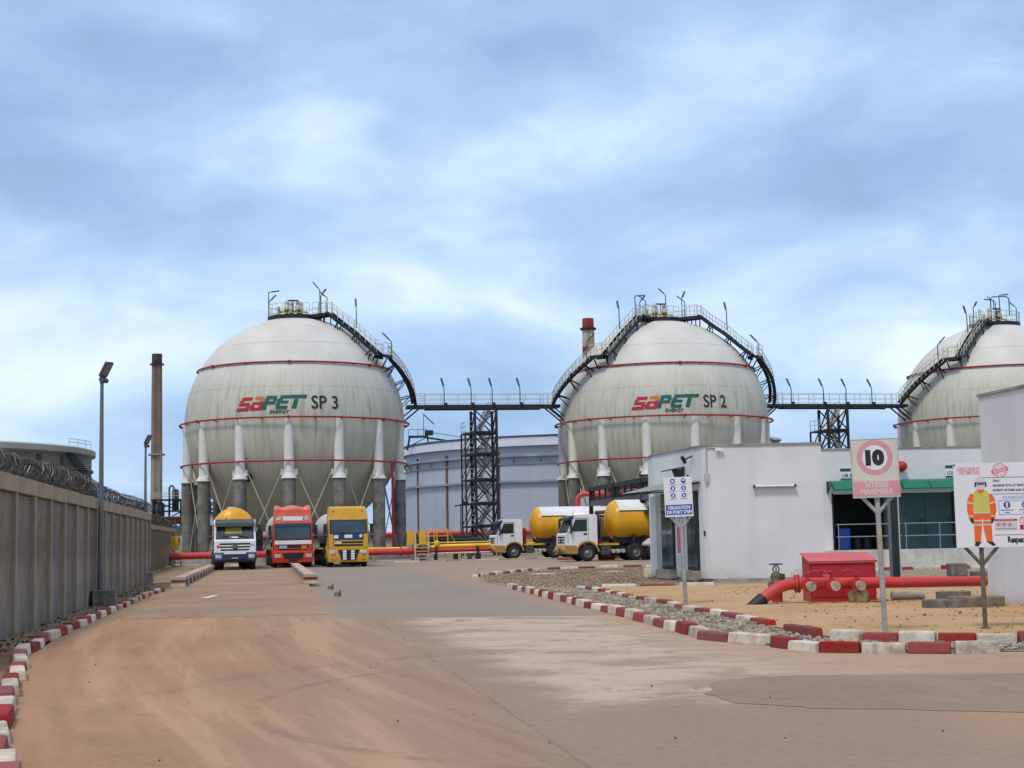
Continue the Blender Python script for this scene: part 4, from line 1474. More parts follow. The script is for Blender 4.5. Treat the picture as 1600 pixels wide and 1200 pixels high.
g.build('gauge_platform', M['steel_dark'], BT)

GT = big_tank('weathered grey flat roofed tank behind the left wall', (-61.5, 144.4), 20.2, 10.3, 'greytank', 'greyroof', 'greytank', .7, [(7.0, .55, .25), (9.0, .2, .18)], [(a_, 'rust', .5) for a_ in (-24, -14, -45, -70)], 1)
MB().lathe([(20.2, 10.2), (20.6, 10.35), (20.6, 10.85), (20.2, 11.0)], 120, sm=False).build('walkway_rim', M['greyroof'], GT)
g = MB()
for i in range(4):
    a = R(-13 + i * 5)
    g.bar((20.7 * math.cos(a), 20.7 * math.sin(a), 10.9), (20.7 * math.cos(a), 20.7 * math.sin(a), 11.6), .04)
for hh in (11.3, 11.6):
    g.tube([(20.7 * math.cos(R(-13 + i * 3)), 20.7 * math.sin(R(-13 + i * 3)), hh) for i in range(6)], .03, 5)
g.build('railing', M['rail_pale'], GT)
g = MB()
for i in range(60):
    a = R(-12 + i * .9)
    g.box((20.6 * math.cos(a), 20.6 * math.sin(a), 10.2 - i * .16), (.9, .35, .08), rz=a)
g.build('spiral_stair', M['steel_dark'], GT)

# small tank seen past the right of SP 2
big_tank('small far grey tank peeping out to the right of SP 2', (48.1, 300.0), 5.0, 19.7, 'greytank', 'greyroof', 'greytank', .5, [(19.0, .4, .4)], [], 0)


def chimney(lab, x_, y_, h, r0, r1, bands, collars):
    t = thing('chimney', lab, 'chimney', (x_, y_, 0))
    for (za, zb, m__) in bands:
        ra, rb = r0 + (r1 - r0) * za / h, r0 + (r1 - r0) * zb / h
        pr_ = [(rb, zb), (ra, za)]
        if zb == h:
            pr_ = [(.02, zb - .5), (rb - .3, zb - .5), (rb - .3, zb)] + pr_
        MB().lathe(pr_, 32, m=M[m__]).build('shaft_band', None, t)
    for (zc, dr, hh, m__) in collars:
        rr = r0 + (r1 - r0) * zc / h
        MB().lathe([(rr - .05, zc + hh), (rr + dr, zc + hh), (rr + dr, zc), (rr - .05, zc)], 32, sm=False).build('collar', M[m__], t)
    ld = MB()
    for yy in (-.25, .25):
        ld.bar((yy, -r0 - .2, 2), (yy, -r1 - .2, h), .07)
    ld.build('ladder', M['steel_dark'], t)
    return t


chimney('tall slim reddish brown chimney on the left beyond the wall', -94.95, 400, 52.4, 1.62, 1.35, [(0, 25, 'chim_low'), (25, 49.6, 'chim_brick'), (49.6, 52.4, 'steel_dark')], [(25.2, .75, .45, 'chim_low'), (49.4, .5, .35, 'steel_dark')])
chimney('red and white banded chimney rising behind the SP 2 sphere', 25.9, 500, 74.2, 3.2, 1.9, [(0, 58.3, 'chim_white'), (58.3, 64.5, 'chim_red'), (64.5, 70.2, 'chim_white'), (70.2, 74.2, 'chim_red')], [(70.4, .75, .6, 'steel_dark')])

# low shed, wall and process steelwork on the far left
t = thing('shed', 'long low shed with an oxide red roof beyond the far wall', 'shed', (-55, 245, 0), R(6))
MB().bb(-14, 14, 0, 9, 0, 4.6).build('wall', M['greytank'], t)
for i in range(14):
    MB().box((-13 + i * 2, -.75, 5.45), (1.96, .1, 2.4), mat=Matrix.Rotation(R(62), 3, 'X')).build('roof_panel', M['roof_red'], t)
MB().bb(-14, 14, .3, 9, 5.7, 6.0).build('roof', M['roof_red'], t)
for i in range(6):
    MB().bb(-12 + i * 4.2, -10 + i * 4.2, -.06, 0, 1.5, 3.2).build('door', M['slate'], t)
t = thing('shed', 'pale grey flat shed between the far wall and the SP 3 legs', 'shed', (-39.5, 205, 0), R(6))
MB().bb(-5, 12, 0, 8, 0, 5.6).build('wall', M['bluetank'], t)
MB().bb(-5.3, 12.3, -.3, 8.3, 5.6, 5.9).build('roof', M['steel_dark'], t)
for i in range(3):
    MB().bb(-3.5 + i * 5, -1.5 + i * 5, -.06, 0, 0, 3.2).build('door', M['slate'], t)
for (ux, uy, lab) in ((-62, 270, 'dark refinery frame with stacked vessels beside the left chimney'), (-52, 262, 'dark refinery frame with a boxy hopper left of the SP 3 legs'), (-45, 258, 'low refinery frame half hidden by the leftmost SP 3 leg')):
    t = thing('process_frame', lab, 'refinery frame', (ux, uy, 0), R(8))
    for sx in (-2.4, 2.4):
        for sy in (-2, 2):
            MB().bb(sx - .18, sx + .18, sy - .18, sy + .18, 0, 9.5).build('leg', M['steel_dark'], t)
    for zz_ in (4.6, 7.4, 9.4):
        MB().bb(-2.8, 2.8, -2.4, 2.4, zz_, zz_ + .22).build('deck', M['steel_dark'], t)
    b_ = MB()
    b_.bar((-2.4, -2, 7.4), (2.4, -2, 9.4), .2).bar((2.4, -2, 7.4), (-2.4, -2, 9.4), .2)
    b_.bar((-2.4, -2, 4.6), (2.4, -2, 7.4), .2)
    b_.build('bracing', M['steel_dark'], t)
    for (vx, vr, z0, z1) in ((-1.4, .8, 4.8, 8.8), (1.3, .6, 7.6, 11.2)):
        MB().lathe([(.02, z1 + vr * .5), (vr * .7, z1 + vr * .3), (vr, z1), (vr, z0), (.02, z0)], 14, (vx, 0, 0)).build('vessel', M['greytank'] if vx < 0 else M['rust'], t)
    if ux == -62:
        pz = MB()
        pz.tube([(.3, -1, 0), (.3, -1, 11.6), (.5, -1, 12.0), (.9, -1, 12.0), (1.1, -1, 11.6), (1.1, -1, 9)], .20, 10)
        pz.tube([(-1.2, -1, 9), (-1.2, -1, 18.5)], .12, 8)
        pz.build('pipe', M['greytank'], t)
    if ux == -52:
        MB().bb(-.6, 1.5, -1, 1, 10.2, 12.4).build('hopper', M['rust'], t)
    pz = MB()
    for hh in (.6, 1.1):
        for (p_, q_) in (((-2.7, -2.3), (2.7, -2.3)), ((-2.7, 2.3), (2.7, 2.3))):
            pz.bar((p_[0], p_[1], 9.6 + hh), (q_[0], q_[1], 9.6 + hh), .07)
    pz.build('railing', M['galv'], t)

# bund wall behind the spheres, with its red pipe and thin posts
t = thing('bund_wall', 'low pale bund wall carrying a red pipe behind the sphere legs', 'wall', (-42, 160, 0), SITE)
L = 62.0
for i in range(20):
    MB().box((i * 3.1 + 1.55, 0, 1.05), (3.07, .3, 2.1)).build('panel', M['bund'], t)
MB().tube([(0, -.35, 2.2), (L, -.35, 2.2)], .24, 8).build('top_pipe', M['pipe_red'], t)
for i in range(23):
    MB().tube([(i * 2.8 + .3, .1, 2.1), (i * 2.8 + .3, .1, 3.5)], .05, 5).build('post', M['galv'], t)
ms = MB()
for zz_ in (2.6, 3.0, 3.4):
    ms.bar((.3, .1, zz_), (L - .3, .1, zz_), .018)
ms.build('fence_wire', M['galv'], t)

# ------------------------------------------------------------------ pipelines in front of the spheres


def pline(x_):     # pipe alignment: y for a given x
    return 112.0 + (x_ + 24.0) * .2


t = thing('fire_main', 'long fat red pipe running behind the parked tankers', 'pipe', (-24, 112, 0), math.atan(.2))
MB().tube([(-6.5, 0, .72), (22.5, 0, .72)], .25, 16).build('pipe', M['pipe_red'], t)
for i in range(8):
    MB().bb(-5 + i * 3.7 - .15, -5 + i * 3.7 + .15, -.28, .28, 0, .48).build('support', M['concrete'], t)
MB().tube([(9.5, .9, .95), (16.2, .9, .95)], .11, 10).build('branch_pipe', M['pipe_yellow'], t)
for xx in (-3.4, 15.6, 19.0):
    MB().tube([(xx - .05, 0, .72), (xx + .05, 0, .72)], .34, 16).build('flange', M['pipe_red'], t)
t = thing('gas_line', 'yellow pipe lying above an orange red one left of the white cabs', 'pipe', (-8.2, pline(-8.2) - .7, 0), math.atan(.2))
MB().tube([(1.0, 0, .98), (2.9, 0, 1.06), (7.2, 0, 1.10), (10.2, 0, 1.10)], .14, 12).build('pipe', M['pipe_yellow'], t)
MB().tube([(.8, -.1, .74), (10.2, -.1, .82)], .13, 12).build('lower_pipe', M['pipe_red'], t)
MB().tube([(.8, -.25, .50), (10.2, -.25, .58)], .07, 8).build('pale_pipe', M['kerb_white'], t)
MB().tube([(1.2, .5, 1.32), (10.0, .5, 1.36)], .05, 8).build('top_pipe', M['pipe_yellow'], t)
v_ = MB()
v_.lathe([(.02, 1.5), (.2, 1.42), (.22, 1.35), (.22, 1.0), (.02, 1.0)], 10, (2.3, 0, 0))
v_.build('valve', M['pipe_yellow'], t)
for xx in (2.2, 5.4, 8.0):
    s_ = MB()
    s_.bb(xx - .09, xx + .09, -.35, .4, 0, .95)
    s_.build('support', M['steel_dark'], t)
t = thing('dark_pipes', 'bundle of black pipes lying behind the yellow step platform', 'pipe', (-9.5, pline(-9.5) + 2.2, 0), math.atan(.2))
for zz_, x1, yy in ((1.15, 7.3, 0), (1.5, 6.9, .25), (1.75, 6.2, .6), (1.3, 7.0, .8)):
    MB().tube([(2.0, yy, zz_), (x1, yy, zz_), (x1 + .8, yy, zz_ - .6)], .17, 10).build('pipe', M['chassis'], t)
for xx in (2.5, 5.0, 6.8):
    MB().bb(xx - .1, xx + .1, -.2, 1.0, 0, 1.2).build('support', M['steel_dark'], t)


def stile(lab, x_, y_, wd, rz):
    t = thing('step_platform', lab, 'step platform', (x_, y_, 0), rz, 'yellow step platforms over the pipes')
    for sx in (0, wd):
        MB().bb(sx - .06, sx + .06, -.06, .06, 0, 2.25).build('post', M['rail_pale'], t)
        MB().bb(sx - .06, sx + .06, 1.6, 1.72, 0, 2.25).build('post', M['rail_pale'], t)
    for sx in (-.62, wd - .72):
        MB().bb(sx, sx + .5, -.09, -.04, 1.25, 2.2).build('side_panel', M['stile_yellow'], t)
    MB().bb(-.1, wd + .1, 0, 1.6, 1.18, 1.26).build('deck', M['stile_yellow'], t)
    st_ = MB()
    for i in range(4):
        st_.bb(.05, wd - .05, -.28 - .26 * i, -.02 - .26 * i, .95 - .26 * i, .99 - .26 * i)
    st_.build('steps', M['rail_pale'], t)
    rl_ = MB()
    rail_run(rl_, [(0, 0, 1.26), (0, .8, 1.26), (0, 1.6, 1.26)], .95)
    rail_run(rl_, [(wd, 0, 1.26), (wd, .8, 1.26), (wd, 1.6, 1.26)], .95)
    rl_.build('railing', M['stile_yellow'], t)
    b_ = MB()
    b_.bar((0, -.02, .25), (wd, -.02, .25), .05)
    b_.bar((0, -.02, 1.2), (wd, -.02, 1.2), .06)
    b_.build('crossbar', M['rail_pale'], t)
    return t


stile('yellow step platform with side panels in front of the blue tank', -7.55, pline(-7.5) - 1.1, 1.0, math.atan(.2))
t = thing('guard_rail', 'yellow guard rail standing behind the black pipes', 'guard rail', (-7.1, 117.3, 0), math.atan(.2))
for xx in (0, .85, 1.05, 1.9):
    MB().bar((xx, 0, 0), (xx, 0, 2.35), .09).build('post', M['stile_yellow'], t)
for zz_ in (1.85, 2.35):
    MB().bar((0, 0, zz_), (1.9, 0, zz_), .08).build('rail', M['stile_yellow'], t)
MB().bar((1.9, 0, 2.35), (2.7, .3, 1.0), .06).build('brace', M['stile_yellow'], t)
stile('yellow step platform between the far wall and the first tanker', -25.7, pline(-25.7) + 1.2, .75, math.atan(.2))

t = thing('lamp_standard', 'slim dark lamp standard left of the black stair tower foot', 'lamp', (-4.45, 125, 0), R(20))
MB().tube([(0, 0, 0), (0, 0, 4.5)], .045, 8).build('pole', M['steel_dark'], t)
hd = MB().bar((-.55, 0, 4.28), (.5, 0, 4.42), .10).box((.42, 0, 4.55), (.45, .3, .22))
hd.build('lamp_head', M['steel_dark'], t)

# pipe rack beside the SP 2 legs
t = thing('pipe_rack', 'dark steel pipe rack holding red pipes behind the right tank trailer', 'pipe rack', (6.58, 115, 0), math.atan2(-17, 2.46))
RL_ = 24.0
for s_ in (0, 8.6, 17.2, RL_):
    for yy in (-.75, .75):
        MB().bb(s_ - .14, s_ + .14, yy - .14, yy + .14, 0, 5.3).build('leg', M['steel_dark'], t)
    MB().bb(s_ - .12, s_ + .12, -.6, .6, 4.1, 4.3).build('cross_beam', M['steel_dark'], t)
for yy in (-.75, .75):
    MB().bb(.15, RL_, yy - .10, yy + .10, 5.0, 5.3).build('top_beam', M['steel_dark'], t)
    MB().bb(.15, RL_, yy - .10, yy + .10, 3.85, 4.25).build('lower_beam', M['lamp_grey'], t)
    for i in range(11):
        MB().bb(1.1 + i * 2.15, 1.3 + i * 2.15, yy - .06, yy + .06, 4.25, 5.0).build('stud', M['steel_dark'], t)
for (yy, zz_, r_) in ((-.35, 4.55, .19), (.15, 4.52, .15), (.5, 4.5, .13)):
    MB().tube([(-.2 if yy > -.3 else .2, yy, zz_), (RL_, yy, zz_)], r_, 10).build('pipe', M['pipe_red'], t)
for (yy, zz_, r_) in ((-.4, 3.35, .14), (0, 3.4, .12), (.4, 3.3, .14)):
    MB().tube([(.2, yy, zz_), (RL_, yy, zz_)], r_, 10).build('pipe', M['ring_red'], t)
MB().bb(.15, RL_, -.8, .8, 3.0, 3.12).build('tray', M['steel_dark'], t)
t = thing('elbow_pipe', 'red pipe bending down in front of the left SP 2 legs', 'pipe', (4.9, 117, 0))
pts = [(0, 0, 0), (0, 0, 4.3)] + [(.55 - .55 * math.cos(R(a_)), 0, 4.3 + .55 * math.sin(R(a_))) for a_ in (20, 40, 60, 80, 90)] + [(2.3, -.8, 4.85)]
MB().tube(pts, .20, 14).build('pipe', M['pipe_red'], t)
MB().tube([(0, 0, 3.3), (0, 0, 3.42)], .29, 14).build('flange', M['pipe_red'], t)

# ================================================================== WHITE BUILDINGS
H1 = 4.5
t = thing('office_building', 'white flat roofed building with rounded corner behind the safety sign', 'building', (6.75, 50.0, 0))
fp = [(-1.62, 5.4), (-.52, .52), (-.46, .30), (-.33, .13), (-.15, .03), (.1, 0), (3.48, 0), (3.48, 7.5), (-1.62, 7.5)]
MB().prism(fp, lambda a_, b_, c_: (a_, b_, c_), .12, H1).build('wall', M['wall_white'], t)
fpr = [(-1.66, 5.38), (-.57, .50), (-.50, .27), (-.35, .09), (-.16, -.015), (.1, -.045), (3.52, -.045), (3.52, 7.55), (-1.66, 7.55)]
MB().prism(fpr, lambda a_, b_, c_: (a_, b_, c_), H1, H1 + .06).build('parapet_cap', M['concrete'], t)
fpp = [(-1.58, 5.36), (-.48, .54), (-.10, -.14), (2.45, -.16), (2.45, .4), (3.40, .4), (3.40, 7.4), (-1.58, 7.4)]
MB().prism([(a_, b_) for a_, b_ in fpp], lambda a_, b_, c_: (a_, b_, c_), -.05, .119).build('plinth', M['concrete'], t)
# left face frame: s along the face from the corner, n outwards
F0 = Vector((-.52, .52, 0))
F1 = Vector((-1.62, 5.4, 0))
fd = (F1 - F0).normalized()
fn_ = Vector((-fd.y, fd.x, 0))
if fn_.x > 0:
    fn_ = -fn_


def fbox(s0, s1, n0, n1, z0, z1, m=None, mb_=None):
    mb_ = mb_ or MB()
    vs = []
    for z_ in (z0, z1):
        for s_, n_ in ((s0, n0), (s1, n0), (s1, n1), (s0, n1)):
            p_ = F0 + fd * s_ + fn_ * n_
            vs.append((p_.x, p_.y, z_))
    mb_.add(vs, [(0, 1, 2, 3), (7, 6, 5, 4), (0, 4, 5, 1), (1, 5, 6, 2), (2, 6, 7, 3), (3, 7, 4, 0)], m)
    return mb_


for s0, s1 in ((.20, 1.32), (2.72, 4.1)):
    fr_ = fbox(s0, s1, -.02, .05, .38, 3.05)
    wo = fr_.build('glass_door', M['steel_dark'], t)
    fbox(s0 + .09, (s0 + s1) / 2 - .03, .03, .065, .50, 2.35).build('pane', M['glass_green'], wo)
    fbox((s0 + s1) / 2 + .03, s1 - .09, .03, .065, .50, 2.35).build('pane', M['glass_green'], wo)
    fbox(s0 + .09, s1 - .09, .03, .065, 2.45, 2.97).build('pane', M['glass_green'], wo)
    fbox(s0 - .05, s1 + .05, -.01, .30, .06, .37).build('step', M['concrete'], t)
pil = fbox(-.02, .12, 0, .10, .12, 3.1)
fbox(4.35, 4.98, -.01, .16, .12, 2.98).build('pillar', M['wall_white'], t)
# reddish notice between the doors
nb_ = fbox(1.55, 2.55, .0, .02, .85, 1.95).build('notice', M['p_white'], t)
fbox(1.66, 2.44, .02, .024, .95, 1.85).build('print', M['p_softred'], nb_)
# glazed canopy over the doors
cn = thing('door_canopy', 'dark framed glazed canopy above the office doors', 'canopy', (6.75, 50.0, 0))
fr_ = MB()
for s_ in (-.03, 2.46, 4.95):
    p0 = F0 + fd * s_
    a_ = p0 + Vector((0, 0, 3.32)) + fn_ * .012
    b_ = p0 + fn_ * 1.25 + Vector((0, 0, 3.02))
    c_ = p0 + Vector((0, 0, 2.95)) + fn_ * .012
    fr_.bar(a_, b_, .03, .05)
for n_, z_ in ((.05, 3.32), (1.25, 3.02)):
    fr_.bar(F0 + fd * -.05 + fn_ * n_ + Vector((0, 0, z_)), F0 + fd * 4.95 + fn_ * n_ + Vector((0, 0, z_)), .04)
fr_.build('frame', M['steel_dark'], cn)
for i in range(4):
    s0, s1 = -.02 + i * 1.24, 1.18 + i * 1.24
    pn = MB()
    vs = [F0 + fd * s0 + fn_ * .03 + Vector((0, 0, 3.40)), F0 + fd * s1 + fn_ * .03 + Vector((0, 0, 3.40)), F0 + fd * s1 + fn_ * 1.27 + Vector((0, 0, 3.10)), F0 + fd * s0 + fn_ * 1.27 + Vector((0, 0, 3.10))]
    pn.add(vs + [v_ + Vector((0, 0, .012)) for v_ in vs], [(0, 1, 2, 3), (7, 6, 5, 4), (0, 4, 5, 1), (1, 5, 6, 2), (2, 6, 7, 3), (3, 7, 4, 0)])
    pn.build('panel', M['canopy_smoky'], cn)
# fixtures on the office
p_ = F0 + fd * 1.9 + fn_ * .02
tt = thing('floodlight', 'black hooded floodlight over the office canopy', 'floodlight', (6.75 + p_.x, 50 + p_.y, 3.55))
mb = MB()
mb.prism([(-.28, .0), (.26, .0), (.2, -.36), (-.16, -.36)], lambda a_, b_, c_: (a_ - .12, c_, b_ + .36), -.5, -.12)
mb.build('body', M['black'], tt, bevel=.02)
tt.scale = (.8, .8, .8)
MB().prism([(-.75, .26), (-.75, .30), (.22, .47), (.22, .42)], lambda a_, b_, c_: (a_ - .1, c_, b_), -.55, -.05).build('hood', M['black'], tt)
MB().bb(-.2, .05, -.13, 0, .1, .2).build('bracket', M['lamp_grey'], tt)
p_ = F0 + fd * .75 + fn_ * .02
tt = thing('security_camera', 'black bullet security camera near the office roof corner', 'camera', (6.75 + p_.x, 50 + p_.y, 4.15))
MB().bar((.1, 0, .12), (-.22, -.15, -.02), .045).build('arm', M['black'], tt)
mb = MB()
mb.bar((-.34, -.28, .06), (-.21, -.08, -.13), .10)
mb.build('body', M['black'], tt, bevel=.01)
tt = thing('tube_light', 'white fluorescent tube light on the plain office wall', 'light fitting', (8.62, 49.93, 3.13))
MB().bb(-.70, .70, -.05, .07, -.045, .045).build('housing', M['galv'], tt, bevel=.01)
MB().tube([(-.64, -.085, -.0), (.64, -.085, -.0)], .032, 8).build('tube', M['p_white'], tt)
for sx in (-.68, .68):
    MB().bb(sx - .035, sx + .035, -.12, -.05, -.05, .05).build('end_cap', M['lamp_grey'], tt)
tt = thing('conduit', 'thin grey conduit with small box down the office corner', 'conduit', (6.40, 50.13, 0))
MB().tube([(.02, -.03, 3.55), (.02, -.03, 4.42), (.10, -.1, 4.46), (.45, -.2, 4.42)], .022, 6).build('pipe', M['galv'], tt)
MB().bb(-.06, .08, -.11, -.02, 3.3, 3.6).build('box', M['galv'], tt)
MB().bb(.30, .55, -.27, -.20, 4.33, 4.42).build('sensor', M['white'], tt)
tt = thing('door_buzzer', 'tiny dark keypad beside the right office door', 'keypad', (6.33, 50.30, 1.62))
MB().bb(-.05, .03, -.07, 0, -.08, .08).build('body', M['black'], tt)
MB().bb(-.035, .015, -.078, -.07, .0, .05).build('screen', M['lamp_grey'], tt)

# store building with the loading dock
Y0 = 64.0
HB = 5.05
t = thing('store_building', 'white store building with raised loading dock behind the speed sign', 'building', (10.0, Y0, 0))
wl = MB()
wl.bb(-1.0, 3.5, 0, .3, .8, HB)
wl.bb(8.62, 14, 0, .3, .8, HB)
wl.bb(3.5, 8.62, 0, .3, 3.16, HB)
wl.bb(-1.0, 14, .3, 9, 3.5, HB - .05)
wl.bb(-1.0, 14, 8.7, 9, .8, 3.5)
wl.build('wall', M['wall_white'], t)
MB().bb(-1.05, 14.05, -.05, .35, HB, HB + .06).build('parapet_cap', M['concrete'], t)
MB().bb(-1.0, 14, -1.5, 8.5, 0, .795).build('dock', M['stain_white'], t)
rm = MB()
rm.bb(3.3, 8.8, 3.2, 3.4, .8, 3.5)
rm.bb(3.2, 3.49, .31, 3.2, .8, 3.5)
rm.bb(8.63, 8.8, .31, 3.2, .8, 3.5)
rm.build('inner_room', M['dark_room'], t)
for (x0, x1, yy, m__, nm) in ((6.32, 7.40, .10, 'teal', 'door_leaf'), (7.42, 8.60, .10, 'teal', 'door_leaf'), (5.72, 6.28, .16, 'slate', 'door_leaf')):
    d_ = MB().bb(x0, x1, yy, yy + .06, .82, 3.14).build(nm, M[m__], t)
    MB().bb(x1 - .2, x1 - .12, yy - .05, yy, 1.8, 2.05).build('handle', M['steel_dark'], d_)
for x0 in (3.46, 5.60, 8.58):
    MB().bb(x0, x0 + .07, -.03, .31, .8, 3.2).build('door_frame', M['steel_dark'], t)
b_ = MB().bb(3.85, 4.35, .7, 1.2, .80, 1.72).build('blue_drum', M['blue_plastic'], None, bevel=.05)
b_.location = (10.0, Y0, 0)
tag(b_, 'blue plastic drum inside the open dock doorway', 'drum')
for (cx_, cy_, lab) in ((4.9, 1.9, 'dark grey canister just right of the blue drum in the doorway'), (5.35, 2.0, 'second dark grey canister farther right of the blue drum in the doorway')):
    b_ = MB().lathe([(.02, .5), (.2, .5), (.22, .45), (.22, 0)], 14).build('canister', M['lamp_grey'], None)
    b_.location = (10.0 + cx_, Y0 + cy_, .8)
    tag(b_, lab, 'canister', 'canisters in the dock doorway')
# handrails of the dock
for (xa, xb, lab) in ((3.35, 6.05, 'left grey tube handrail on the dock, ending behind the speed sign'), (6.15, 9.2, 'right grey tube handrail on the dock before the teal doors')):
    tt = thing('handrail', lab, 'handrail', (10.0, Y0 - 1.25, .8), 0, 'dock handrails')
    for zz_ in (.56, 1.07):
        MB().tube([(xa - .0, 0, zz_), (xb, 0, zz_)], .021, 8).build('rail', M['pole_light'], tt)
    for q in range(3 if xa > 5 else 2):
        xx = xa + .08 + q * ((xb - xa - .25) / 2 if xa > 5 else (xb - xa - .3))
        MB().tube([(xx, 0, 0), (xx, 0, 1.07)], .021, 8).build('post', M['pole_light'], tt)


def canopy(lab, x0, x1, npan):
    tt = thing('door_canopy', lab, 'canopy', (10.0, Y0, 0), 0)
    wdt = (x1 - x0) / npan
    prof_ = [(-.01, 3.72), (-.45, 3.70), (-.85, 3.60), (-1.2, 3.42), (-1.32, 3.32)]
    for i in range(npan):
        pn = MB()
        vs = []
        for xx in (x0 + i * wdt + .02, x0 + (i + 1) * wdt - .02):
            for (yy, zz_) in prof_:
                vs.append((xx, yy, zz_))
        K = len(prof_)
        pn.add(vs + [(a_, b_, c_ + .012) for a_, b_, c_ in vs], [(j, j + 1, K + j + 1, K + j) for j in range(K - 1)] + [(2 * K + j, 3 * K + j, 3 * K + j + 1, 2 * K + j + 1) for j in range(K - 1)])
        pn.build('panel', M['canopy'], tt)
    for i in range(npan + 1):
        br = MB()
        xx = x0 + i * wdt
        for j in range(len(prof_) - 1):
            br.bar((xx, prof_[j][0], prof_[j][1] - .03), (xx, prof_[j + 1][0], prof_[j + 1][1] - .03), .05)
        if i in (0, npan):
            br.bar((xx, -.03, 3.25), (xx, -.85, 3.58), .045)
            br.bar((xx, -.03, 3.2), (xx, -.03, 3.7), .06)
        br.build('bracket', M['steel_dark'], tt)
    MB().bar((x0, -1.32, 3.31), (x1, -1.32, 3.31), .05).build('front_bar', M['p_green'], tt)


canopy('green curved canopy over the open dark dock doorway', 3.3, 5.9, 2)
canopy('green curved canopy over the closed teal dock doors', 6.2, 9.6, 3)
for (x0, x1, z0, z1, txt, tw, lab) in ((3.86, 5.35, 3.78, 4.25, 'LUM. EMPRESS', .82, 'white nameplate with green tab above the dark dock doorway'), (8.33, 9.72, 3.80, 4.30, 'LOCAL', .48, 'white nameplate reading LOCA beside the safety poster')):
    tt = thing('nameplate', lab, 'sign', (10.0 + x0, Y0 - .03, z0), 0, None)
    MB().bb(0, x1 - x0, -.02, .02, 0, z1 - z0).build('plate', M['p_white'], tt)
    MB().bb(0, .45, -.024, -.02, z1 - z0 - .14, z1 - z0).build('tab', M['p_green'], tt)
    MB().bb(0, x1 - x0, -.024, -.02, 0, .05).build('stripe', M['p_green'], tt)
    l_ = MB()
    cx_ = tw / 2 + .07
    put_text(l_, txt, .22, lambda a_, b_: (a_ + cx_ , -.026, b_ + .17), None, .004, width=tw)
    l_.build('lettering', M['p_black'], tt, fix=False)
    e_ = MB()
    for q in range(5):
        e_.box((.72 + q * .11, -.023, z1 - z0 - .07 + .03 * (q % 2)), (.09, .006, .03), mat=Matrix.Rotation(R(20 - q * 9), 3, 'Y'))
    e_.build('emblem', M['p_ink'], tt)
tt = thing('alarm_sounder', 'red alarm sounder on the wall just right of the speed sign board', 'alarm', (16.45, Y0 - .02, 4.28))
MB().lathe([(.02, .0), (.1, .0), (.16, .16), (.19, .34), (.02, .34)], 14, T=Matrix.Rotation(R(90), 3, 'X')).build('horn', M['fire_red'], tt)
MB().bb(-.1, .1, -.06, .0, -.22, .22).build('bracket', M['fire_red'], tt)
# drain blocks near the dock
for (x_, y_, s_, lab) in ((14.9, 51.2, (.55, .6, .42), 'dark grey concrete block behind the poster post'), (15.75, 50.6, (1.1, .5, .16), 'flat dark slab right of the block behind the poster')):
    o = MB().box((0, 0, s_[2] / 2), s_).build('concrete_block', M['concrete_dark'], None, bevel=.02)
    o.location = (x_, y_, 0.02)
    tag(o, lab, 'block', 'concrete blocks by the dock')
tt = thing('steel_post', 'tall dark green steel column between the speed sign and the dock', 'column', (12.26, 48.9, 0))
MB().bb(-.12, .12, -.1, .1, 0, 2.95).build('core', M['post_green'], tt)
for sx in (-.14, .14):
    MB().bb(sx - .02, sx + .02, -.12, .12, 0, 2.97).build('edge_trim', M['pole'] if sx < 0 else M['galv'], tt)

# wing at the right edge
t = thing('wing_building', 'tall blank white wall of the building cut off by the right edge', 'building', (10.08, 32.4, 0))
fp = [(0, 0), (.30, -2.1), (.66, -4.6), (7.5, -3.6), (7.3, 1.0)]
MB().prism(fp, lambda a_, b_, c_: (a_, b_, c_), -.05, 4.42).build('wall', M['wall_white'], t)
fpc = [(-.04, .03), (.26, -2.1), (.62, -4.65), (7.55, -3.65), (7.35, 1.05)]
MB().prism(fpc, lambda a_, b_, c_: (a_, b_, c_), 4.42, 4.48).build('parapet_cap', M['concrete'], t)
for (x_, y_, s_, rz, lab) in ((9.35, 31.0, (1.15, .75, .20), 12, 'broken flat concrete slab lying at the foot of the right wall'), (8.75, 30.9, (.95, .6, .16), 4, 'second flat concrete slab left of the one by the right wall'),
                              (9.6, 33.3, (.7, .5, .22), 8, 'small dark concrete lump behind the flat slabs')):
    mb = MB()
    k_ = 9
    pts = [(s_[0] / 2 * math.cos(2 * math.pi * i / k_) * random.uniform(.95, 1.25), s_[1] / 2 * math.sin(2 * math.pi * i / k_) * random.uniform(.9, 1.2)) for i in range(k_)]
    mb.prism(pts, lambda a_, b_, c_: (a_, b_, c_), -.03, s_[2])
    o = mb.build('concrete_slab', M['concrete_dark'], None, bevel=.015)
    o.location = (x_, y_, .02)
    o.rotation_euler = (0, 0, R(rz))
    tag(o, lab, 'slab', 'concrete slabs by the right wall')

# ================================================================== TANKER TRUCKS
AX = Matrix(((1, 0, 0), (0, 0, 1), (0, 1, 0)))          # lathe axis along y
AXX = Matrix(((0, 0, 1), (0, 1, 0), (1, 0, 0)))         # lathe axis along x
_ty = MB().lathe([(.29, -.15), (.46, -.165), (.53, -.12), (.54, -.06), (.54, .06), (.53, .12), (.46, .165), (.29, .15)], 28, T=AXX).mesh('tyre', M['rubber'])
_rf = MB().lathe([(.30, .13), (.285, .15), (.27, .10), (.24, .02), (.17, .04), (.15, .12), (.09, .135), (.085, .17), (.01, .175)], 24, T=AXX).mesh('rim', M['rim'])
_rr = MB().lathe([(.30, .13), (.285, .15), (.27, .06), (.22, -.08), (.16, -.07), (.15, .06), (.01, .065)], 24, T=AXX).mesh('rim', M['rim'])


